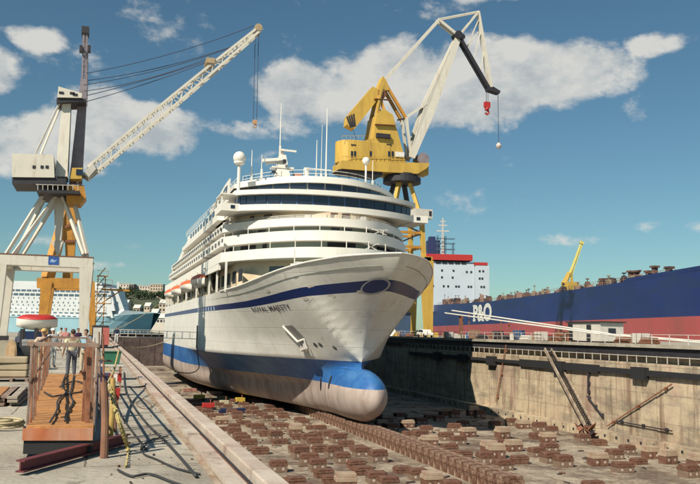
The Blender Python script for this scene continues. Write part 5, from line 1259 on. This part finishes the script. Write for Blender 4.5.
for u in(-1,0,1): b=MB(); b.bb(q.x+u-.12,q.x+u+.12,q.y-.8,q.y+.8,0,1.6); b.build('cradle',dark,t)
# gangway from the quay to the ship side, hose hanging from it
P=Vector((2.1,118,.55)); Q=Vector((14.0,118.5,.35)); t=thing('access_bridge',(2.1,118,.1),'thin pale truss footbridge from the left quay to the ship side','footbridge')
b=MB(); b.slab([P+Vector((0,-.5,0)),Q+Vector((0,-.5,0)),Q+Vector((0,.5,0)),P+Vector((0,.5,0))],(0,0,.08)); b.build('walkway',gatew,t)
for s in(-.5,.5):
    b=MB(); b.bar(P+Vector((0,s,1.0)),Q+Vector((0,s,1.0)),.07)
    for i in range(12): a=P.lerp(Q,i/11)+Vector((0,s,0)); b.bar(a,a+Vector((0,0,1)),.05)
    b.build('handrail',gatew,t)
b=MB(); b.tube([Q+Vector((-.1,-.6,2.0)),Q+Vector((-.1,-.6,-1.2))],.1,8); b.build('end_post',rail,t)
b=MB(); b.tube(smoothpts([Q+Vector((-.1,-.7,-1)),Q+Vector((0,-2,-2.6)),Q+Vector((-.1,-4,-4.0)),Q+Vector((-1.4,-5,-4.6)),Q+Vector((-3.5,-5,-4.4))],6),.07,6); solo(b,'hose',hosem,'hose dangling down the blue boot-top under the footbridge','hose')
for k,(a_,c_,lab,r_) in enumerate(((Vector((14.2,160,9)),Vector((2,196,.5)),'mooring rope from the ship side to the far left quay',.06),(Vector((14.3,150,.8)),Vector((2.15,108,-.6)),'slack pale line from the hull down to the left dock wall',.05))):
    b=MB(); b.tube(sag(a_,c_,1.0),r_,5); solo(b,'mooring_rope',rope,lab,'rope')
# yard machines on the dock floor by the left wall
def pump(px,py,c_,cn,lab,L_=1.8):
    q=at(px,py,'z',FZ); t=thing('pump_unit',q,lab,'machine'); 
    b=MB(); b.bb(q.x-L_/2,q.x+L_/2,q.y-.5,q.y+.5,FZ+.28,FZ+.9); b.build('housing',c_,t,bevel=.05)
    b=MB(); b.bb(q.x-L_/2-.1,q.x+L_/2+.3,q.y-.55,q.y+.55,FZ+.16,FZ+.275); b.build('chassis',dark,t)
    b=MB(); b.tube([(q.x+L_*.2,q.y,FZ+.9),(q.x+L_*.2,q.y,FZ+1.4)],.08,8); b.build('exhaust',rust,t)
    for sx in(-.32,.32): b=MB(); b.tube([(q.x+sx*L_,q.y-.62,FZ+.22),(q.x+sx*L_,q.y-.42,FZ+.22)],.22,12); b.build('wheel',black,t)
yw=mat('machine_yellow',(.55,.38,.05),.6,var=.2)
pump(199,401,yw,'y','yellow pump unit nearest the left dock wall on the floor',1.6); pump(240,404,yw,'y','yellow pump unit farther right under the ship side',1.3)
pump(208,410,redp,'r','red pump unit on the dock floor beside the left wall',1.5); pump(224,407,mat('machine_cream',(.5,.45,.3),.7),'c','cream pump unit between the yellow machines',1.2)
for i,(px,py,w_,m_,lab) in enumerate(((232,413,3.4,mat('navy_skid',(.02,.03,.09),.6),'long navy flatbed skid on the dock floor below the machines'),(215,395,2.6,mat('board_grey',(.33,.29,.24),.9,var=.3),'grey stack of boards lying under the ship side'),(247,399,2.4,timber,'red-brown stack of boards right of the yellow machines'),(190,392,2.4,mat('board_pink',(.4,.2,.16),.9,var=.3),'pinkish stack of boards against the left dock wall'),(222,400,1.8,mat('board_tan',(.45,.36,.2),.9,var=.3),'tan stack of boards among the machines'),(262,408,2.0,mat('board_grey',(.33,.29,.24)),'grey stack of boards near the first dock blocks'))):
    q=at(px,py,'z',FZ); t=thing('board_stack',q,lab,'boards')
    for k in range(4):
        b=MB(); b.box((q.x+random.uniform(-.1,.1),q.y,FZ+.12+k*.14),(w_*random.uniform(.85,1),.9,.11),random.uniform(-.05,.05)); b.build('board',m_,t)
for i,px in enumerate((262,266,271)):
    q=at(px,404,'z',FZ); b=MB(); b.tube([q,q+Vector((0,0,1.8))],.05,6); b.tube([q+Vector((0,0,1.0)),q+Vector((.5,0,1.0))],.03,5); solo(b,'stand_pipe',gatew,['left','middle','right'][i]+' of three thin pale standpipes at the edge of the hull shadow','standpipe','standpipes by the hull')
# loose timber debris on the floor
dm=[timber,mat('debris_grey',(.3,.26,.2),.9),mat('debris_dark',(.06,.045,.04),.9)]
b=MB(); rs=random.Random(21)
for i in range(900):
    X=rs.uniform(2.6,49.5); Y=rs.uniform(46,150)
    if rs.random()<.5: X=rs.uniform(2.6,24)
    b.cm=rs.randrange(3); b.box((X,Y,FZ+.05),(rs.uniform(.1,.9),rs.uniform(.06,.25),rs.uniform(.04,.12)),rs.uniform(0,3))
struct(b,'debris',dm,kind='stuff')
b=MB(); rs=random.Random(8)
for i in range(190):
    X=rs.uniform(.2,1.4); Y=9+rs.random()**1.5*45; s=.004+.022*rs.random()**3
    b.cm=rs.randrange(3); b.box((X,Y,s*.5+.004),(s*rs.uniform(1,3),s,s),rs.uniform(0,3))
struct(b,'gravel',dm,kind='stuff')
# ================================================================== BACKGROUND SHIP
BD=300.
def G(px,py,d=BD): return atd(px,py,d)
far=Vector((fw.x,fw.y,0)).normalized()
bs=thing('cruise_ship',(G(60,327).x,G(60,327).y,-2.2),'distant white cruise ship with teal bow berthed beyond the left quay','cruise ship')
teal=mat('teal_hull',(.32,.52,.57),.5,var=.15,scale=.1)
bw=mat('far_ship_white',(.68,.70,.68),.5,var=.05,scale=.2)
def Bp(px,z,dd=0): 
    q=G(px,327); return Vector((q.x,q.y,z))+far*dd
b=MB(); secs=[]; xs=[-150,-80,0,60,90,105,115,123,130,136,141,146,149]
zs=[-2.2,1,4.2,7.6]
def zt_(px): return 5.4+2.2*max(0,min(1,(px-90)/60))**1
for px in xs:
    u=max(0,(px-85)/64)
    row=[]
    for sgn in(-1,1):
        for k,z in enumerate(zs if sgn<0 else zs[::-1]):
            kk=k if sgn<0 else 3-k
            hw=12*(1-min(1,u*(1.12-.13*kk))**2.0); zz=z if kk<3 else zt_(px); ox=(kk-3)*-1
            pxx=px-(3-kk)*3.0*u
            row.append(Bp(pxx,zz,12+sgn*max(hw,.05)))
    secs.append(row)
vs=[p for s in secs for p in s]; b.add(vs,[(i*8+k,i*8+(k+1)%8,(i+1)*8+(k+1)%8,(i+1)*8+k) for i in range(len(xs)-1) for k in range(8)]); b.build('hull',teal,bs)
b=MB(); b.slab([Bp(-150,5.0,-.2),Bp(88,5.0,-.2),Bp(112,5.3,1.2),Bp(149,zt_(149)+.2,11.6),Bp(121,8.4,3.4),Bp(112,16.6,3),Bp(-150,16.6,-.2)],far*1.0); b.build('deck_side',bw,bs)
for z0,z1,xe in((5.3,8.0,112),(8.01,10.7,113.5),(10.71,13.4,112),(13.41,16.6,109),(16.61,18.6,100)):
    b=MB(); p=[Bp(-150,z0,1),Bp(xe,z0,1),Bp(xe-2,z1,1),Bp(-150,z1,1)]; b.slab(p,far*20); b.build('deck_house',bw,bs)
wm_=mat('far_window',(.10,.15,.20),.4)
for r_,(z,h,st_,wd) in enumerate(((6.6,.5,5.6,3.4),(9.3,.6,5.2,1.0),(11.9,.6,5.2,1.0),(14.6,.8,5.6,4.6))):
    base=None; px=-20
    k=0
    while px<108 and k<24:
        if base is None:
            p=Bp(px,z,-.32); q=Bp(px+wd,z,-.32); b=MB(); b.slab([p,q,q+Vector((0,0,h)),p+Vector((0,0,h))],far*.1); base=b.build('window',wm_,bs); bp_=Bp(px,z)
        else:
            o=base.copy(); COL.objects.link(o); o.location=Vector(base.location)+(Bp(px,z)-bp_)
        px+=st_; k+=1
b=MB(); b.bar(Bp(112,16.5,5),Bp(112,19.2,5),.8); b.build('mast',bw,bs)
# ================================================================== HILL
hm=mat('hill_green',(.04,.06,.028),.95,var=.4,scale=.03,stain=(.20,.18,.12),samt=.5,sscale=.02)
b=MB(); nx,ny=90,16; vs=[]
def hillz(u,v):  # u bearing px, v 0..1 depth
    h=34*math.exp(-((u-150)/90)**2)+20*math.exp(-((u+60)/120)**2)+12
    return -3+h*math.sin(min(1,v*1.25)*PI/2)*(.86+.28*mnoise.noise(Vector((u*.03,v*2,0))))
for j in range(ny+1):
    for i in range(nx+1):
        px=-260+i*(1000)/nx; v=j/ny; q=atd(px,327,620+v*330); vs.append((q.x,q.y,hillz(px,v) if px<330 else hillz(330,v)*max(0,1-(px-330)/300)))
b.add(vs,[(j*(nx+1)+i,j*(nx+1)+i+1,(j+1)*(nx+1)+i+1,(j+1)*(nx+1)+i) for j in range(ny) for i in range(nx)])
struct(b,'hill',hm,smooth=True)
# trees on the slope
lf=mat('leaf_dark',(.045,.075,.03),.8,var=.4,scale=.4); lf2=mat('leaf_mid',(.07,.10,.04),.8,var=.4,scale=.4); bark=mat('bark',(.12,.08,.05),.9)
def make_tree(seed,m_):
    rs=random.Random(seed); t=thing('tree',(0,0,0),'x','tree'); H=9
    b=MB(); b.tube(smoothpts([(0,0,0),(.15,0,H*.35),(-.1,.1,H*.7)],3),.4,7,r2=.15)
    for k in range(5): a=rs.uniform(0,6.28); b.tube([(0,0,H*.4),(2*math.cos(a),2*math.sin(a),H*.65)],.16,5,r2=.06)
    tr=b.build('trunk',bark,t)
    b=MB()
    cl=[(rs.uniform(-2.6,2.6),rs.uniform(-2.6,2.6),H*.28+rs.uniform(0,4.6),rs.uniform(1.2,2.2)) for k in range(13)]
    for (x,y,z,r_) in cl:
        for k in range(46):
            d=Vector((rs.gauss(0,1),rs.gauss(0,1),rs.gauss(0,1))).normalized()*r_*rs.uniform(.6,1.1); c=Vector((x,y,z))+d*Vector((1,1,.8)).length/1.6
            a=Vector((rs.uniform(-1,1),rs.uniform(-1,1),rs.uniform(-1,1))).normalized(); e=a.cross(Vector((rs.uniform(-1,1),rs.uniform(-1,1),rs.uniform(-1,1)))).normalized(); s=rs.uniform(.25,.5)
            b.add([c-a*s,c-e*s,c+a*s,c+e*s],[(0,1,2,3)])
    cr=b.build('crown',m_,t); return t,[(tr,[]),(cr,[])]
T=[make_tree(1,lf),make_tree(2,lf2)]
spots=[(162,880,1.6),(99,860,1.1),(110,800,1.3),(118,790,1.5),(124,780,1.3),(130,800,1.4),(137,790,1.2),(143,800,1.4),(150,790,1.3),(157,800,1.2),(127,720,1.2),(140,700,1.0),(152,690,1.1),(161,700,1.2),(134,680,.9),(5,860,1.6),(14,850,1.3),(22,850,1.2),(-4,850,1.4),(113,840,1.2),(146,720,.9)]
spots.sort(); 
for i,(px,dep,sc) in enumerate(spots):
    q=atd(px,327,dep); v=(dep-620)/330; z=hillz(px,v)-.6
    if i<2: t,_=T[i]; t.location=(q.x,q.y,z); t.scale=(sc,)*3
    else: t=copy_fast(T[i%2][0],T[i%2][1],(q.x,q.y,z),i*1.3,(sc,)*3)
    t['label']='dark bushy tree on the distant green hillside'; t['group']='trees on the hillside'
big=[o for o in bpy.data.objects if o.get('group')=='trees on the hillside' and abs(o.scale[0]-1.6)<.01]
# white buildings on the ridge and the shore
def bld(px0,px1,ytop,dep,c_,lab,rows_=2,cols_=5,roof='flat'):
    a=atd(px0,327,dep); c=atd(px1,327,dep); v=(dep-620)/330; z1=atd(px0,ytop,dep).z; z0=hillz((px0+px1)/2,v)-6 if dep>620 else -1
    t=thing('building',((a.x+c.x)/2,(a.y+c.y)/2,z0),lab,'building'); d_=(c-a); d_.z=0; L_=d_.length; d_.normalize(); fa=Vector((-d_.y,d_.x,0)); 
    if fa.dot(far)<0: fa=-fa
    a=Vector((a.x,a.y,0)); b=MB(); P=[a+Vector((0,0,z0)),a+d_*L_+Vector((0,0,z0)),a+d_*L_+Vector((0,0,z1)),a+Vector((0,0,z1))]; b.slab(P,fa*10); b.build('wall',c_,t)
    b=MB()
    if roof=='flat': b.slab([a-d_*.4-fa*.4+Vector((0,0,z1+.01)),a+d_*(L_+.4)-fa*.4+Vector((0,0,z1+.01)),a+d_*(L_+.4)+fa*10.4+Vector((0,0,z1+.01)),a-d_*.4+fa*10.4+Vector((0,0,z1+.01))],(0,0,.6))
    else: b.slab([a-fa*.6+Vector((0,0,z1+.01)),a+fa*10.6+Vector((0,0,z1+.01)),a+fa*5+Vector((0,0,z1+3.2))],d_*L_)
    b.build('roof',mat('roof_'+roof,(.55,.50,.44) if roof=='flat' else (.62,.60,.55),.8),t)
    top=z1-1.2; 
    for r_ in range(rows_):
        for k in range(cols_):
            p=a+d_*(L_*(k+.5)/cols_-.7)-fa*.06+Vector((0,0,top-1.5-r_*3.4)); b=MB(); b.slab([p,p+d_*1.4,p+d_*1.4+Vector((0,0,1.6)),p+Vector((0,0,1.6))],fa*.04); b.build('window',darkin,t)
pw=mat('plaster_white',(.66,.58,.48),.9); pc=mat('plaster_cream',(.55,.45,.34),.9); pg=mat('plaster_grey',(.17,.15,.15),.9)
bld(115,127,283.5,900,pw,'pale hotel block at the left end of the ridge',2,4)
bld(127.3,132,284,895,pg,'narrow dark tower block between the ridge hotels',3,2)
bld(132.5,148,285.5,905,pw,'long pale hotel on the ridge right of the dark tower',2,6)
bld(148.5,161,284,900,pc,'cream hotel at the right end of the ridge next to a tree',2,5)
bld(158,168,303,640,pc,'cream shore building just left of the ship stern',2,3,'gable')
bld(150,157,313,560,pw,'small white gabled house on the shore right of the teal bow',1,2,'gable')
bld(121,127,303,700,pw,'small white gabled house above the teal bow',1,2,'gable')
bld(143,149,306,660,pc,'small cream gabled house on the slope',1,2,'gable')
bld(156,166,318,520,pw,'low white waterfront shed with a gable roof',1,3,'gable')
bld(132,139,308,690,mat('plaster_tan',(.4,.33,.24),.9),'small tan gabled house in the middle of the slope',1,2,'gable')
bld(-20,10,300,760,pw,'wide white building on the far shore at the left edge',2,7)

# ---- working clutter on the left quay
def cable_drum(px,dep,r_,w_,m_,lab,rz=.4):
    p=Vector(gp(px,dep)); t=thing('cable_drum',p,lab,'cable drum'); R=Matrix.Rotation(rz,3,'Z'); ax=R@Vector((1,0,0))
    for s_ in(-1,1): b=MB(); c=p+Vector((0,0,r_))+ax*(s_*w_/2); b.tube([c-ax*.04,c+ax*.04],r_,20); b.build('flange',m_,t)
    b=MB(); c=p+Vector((0,0,r_)); b.tube([c-ax*(w_/2-.045),c+ax*(w_/2-.045)],r_*.62,16); b.build('winding',hosem,t)
cable_drum(22,34,.62,.8,mat('drum_wood',(.36,.24,.13),.9,var=.3,scale=4),'large wooden cable drum on the quay left of the people')
cable_drum(6,46,.5,.7,mat('drum_wood2',(.30,.27,.2),.9),'smaller grey cable drum farther off by the crane leg',1.2)
def pallet_load(px,dep,h,m_,lab):
    p=Vector(gp(px,dep)); t=thing('pallet_load',p,lab,'pallet')
    b=MB()
    for k in range(5): b.bb(p.x-.6,p.x+.6,p.y-.5+k*.22,p.y-.36+k*.22,.1,.13)
    for k in(-.55,0,.47): b.bb(p.x+k,p.x+k+.09,p.y-.5,p.y+.52,0,.098)
    b.build('pallet',rail,t)
    n=max(2,int(h/.22))
    for k in range(n): b=MB(); b.box((p.x+random.uniform(-.05,.05),p.y+random.uniform(-.05,.05),.14+.11+k*.225),(1.05,.85,.21),random.uniform(-.06,.06)); b.build('sack',m_,t,bevel=.04)
pallet_load(14,27,.7,mat('sack_tan',(.45,.36,.24),.95),'pallet of tan sacks on the quay at the left edge')
pallet_load(33,48,.9,mat('sack_grey',(.30,.30,.30),.95),'pallet of grey sacks under the red-topped boat')
pallet_load(64,72,1.1,mat('sack_blue',(.10,.14,.25),.9),'pallet of blue sacks far back behind the people')
p=Vector(gp(12,20)); t=thing('timber_stack',p,'stack of weathered planks lying on the quay left of the gangway','timber')
for k in range(9): b=MB(); b.box(p+Vector((random.uniform(-.1,.1)+(k%3-1)*.26,0,.05+(k//3)*.075)),(.22,3.2+random.uniform(-.3,.3),.06),random.uniform(-.03,.03)); b.build('plank',(plank,rail,mat('plank_grey',(.35,.30,.24),.9,var=.3))[k%3],t,bevel=.005)
b=MB(); c=Vector(gp(9,14.5))
b.tube([c+Vector(((.34+.02*math.sin(i*.9))*math.cos(i*.35),(.34+.02*math.sin(i*.9))*math.sin(i*.35),.03+i*.0022)) for i in range(70)],.022,6); solo(b,'rope_coil',rope,'coil of tan rope on the concrete at the lower left','rope coil',smooth=True)
q=rq(30,334,-9.5) if 0 else Vector(gp(30,70)); car(q.x,q.y,0,mat('car_navy',(.02,.03,.07),.35),'dark blue car parked on the left quay behind the boat',.3)
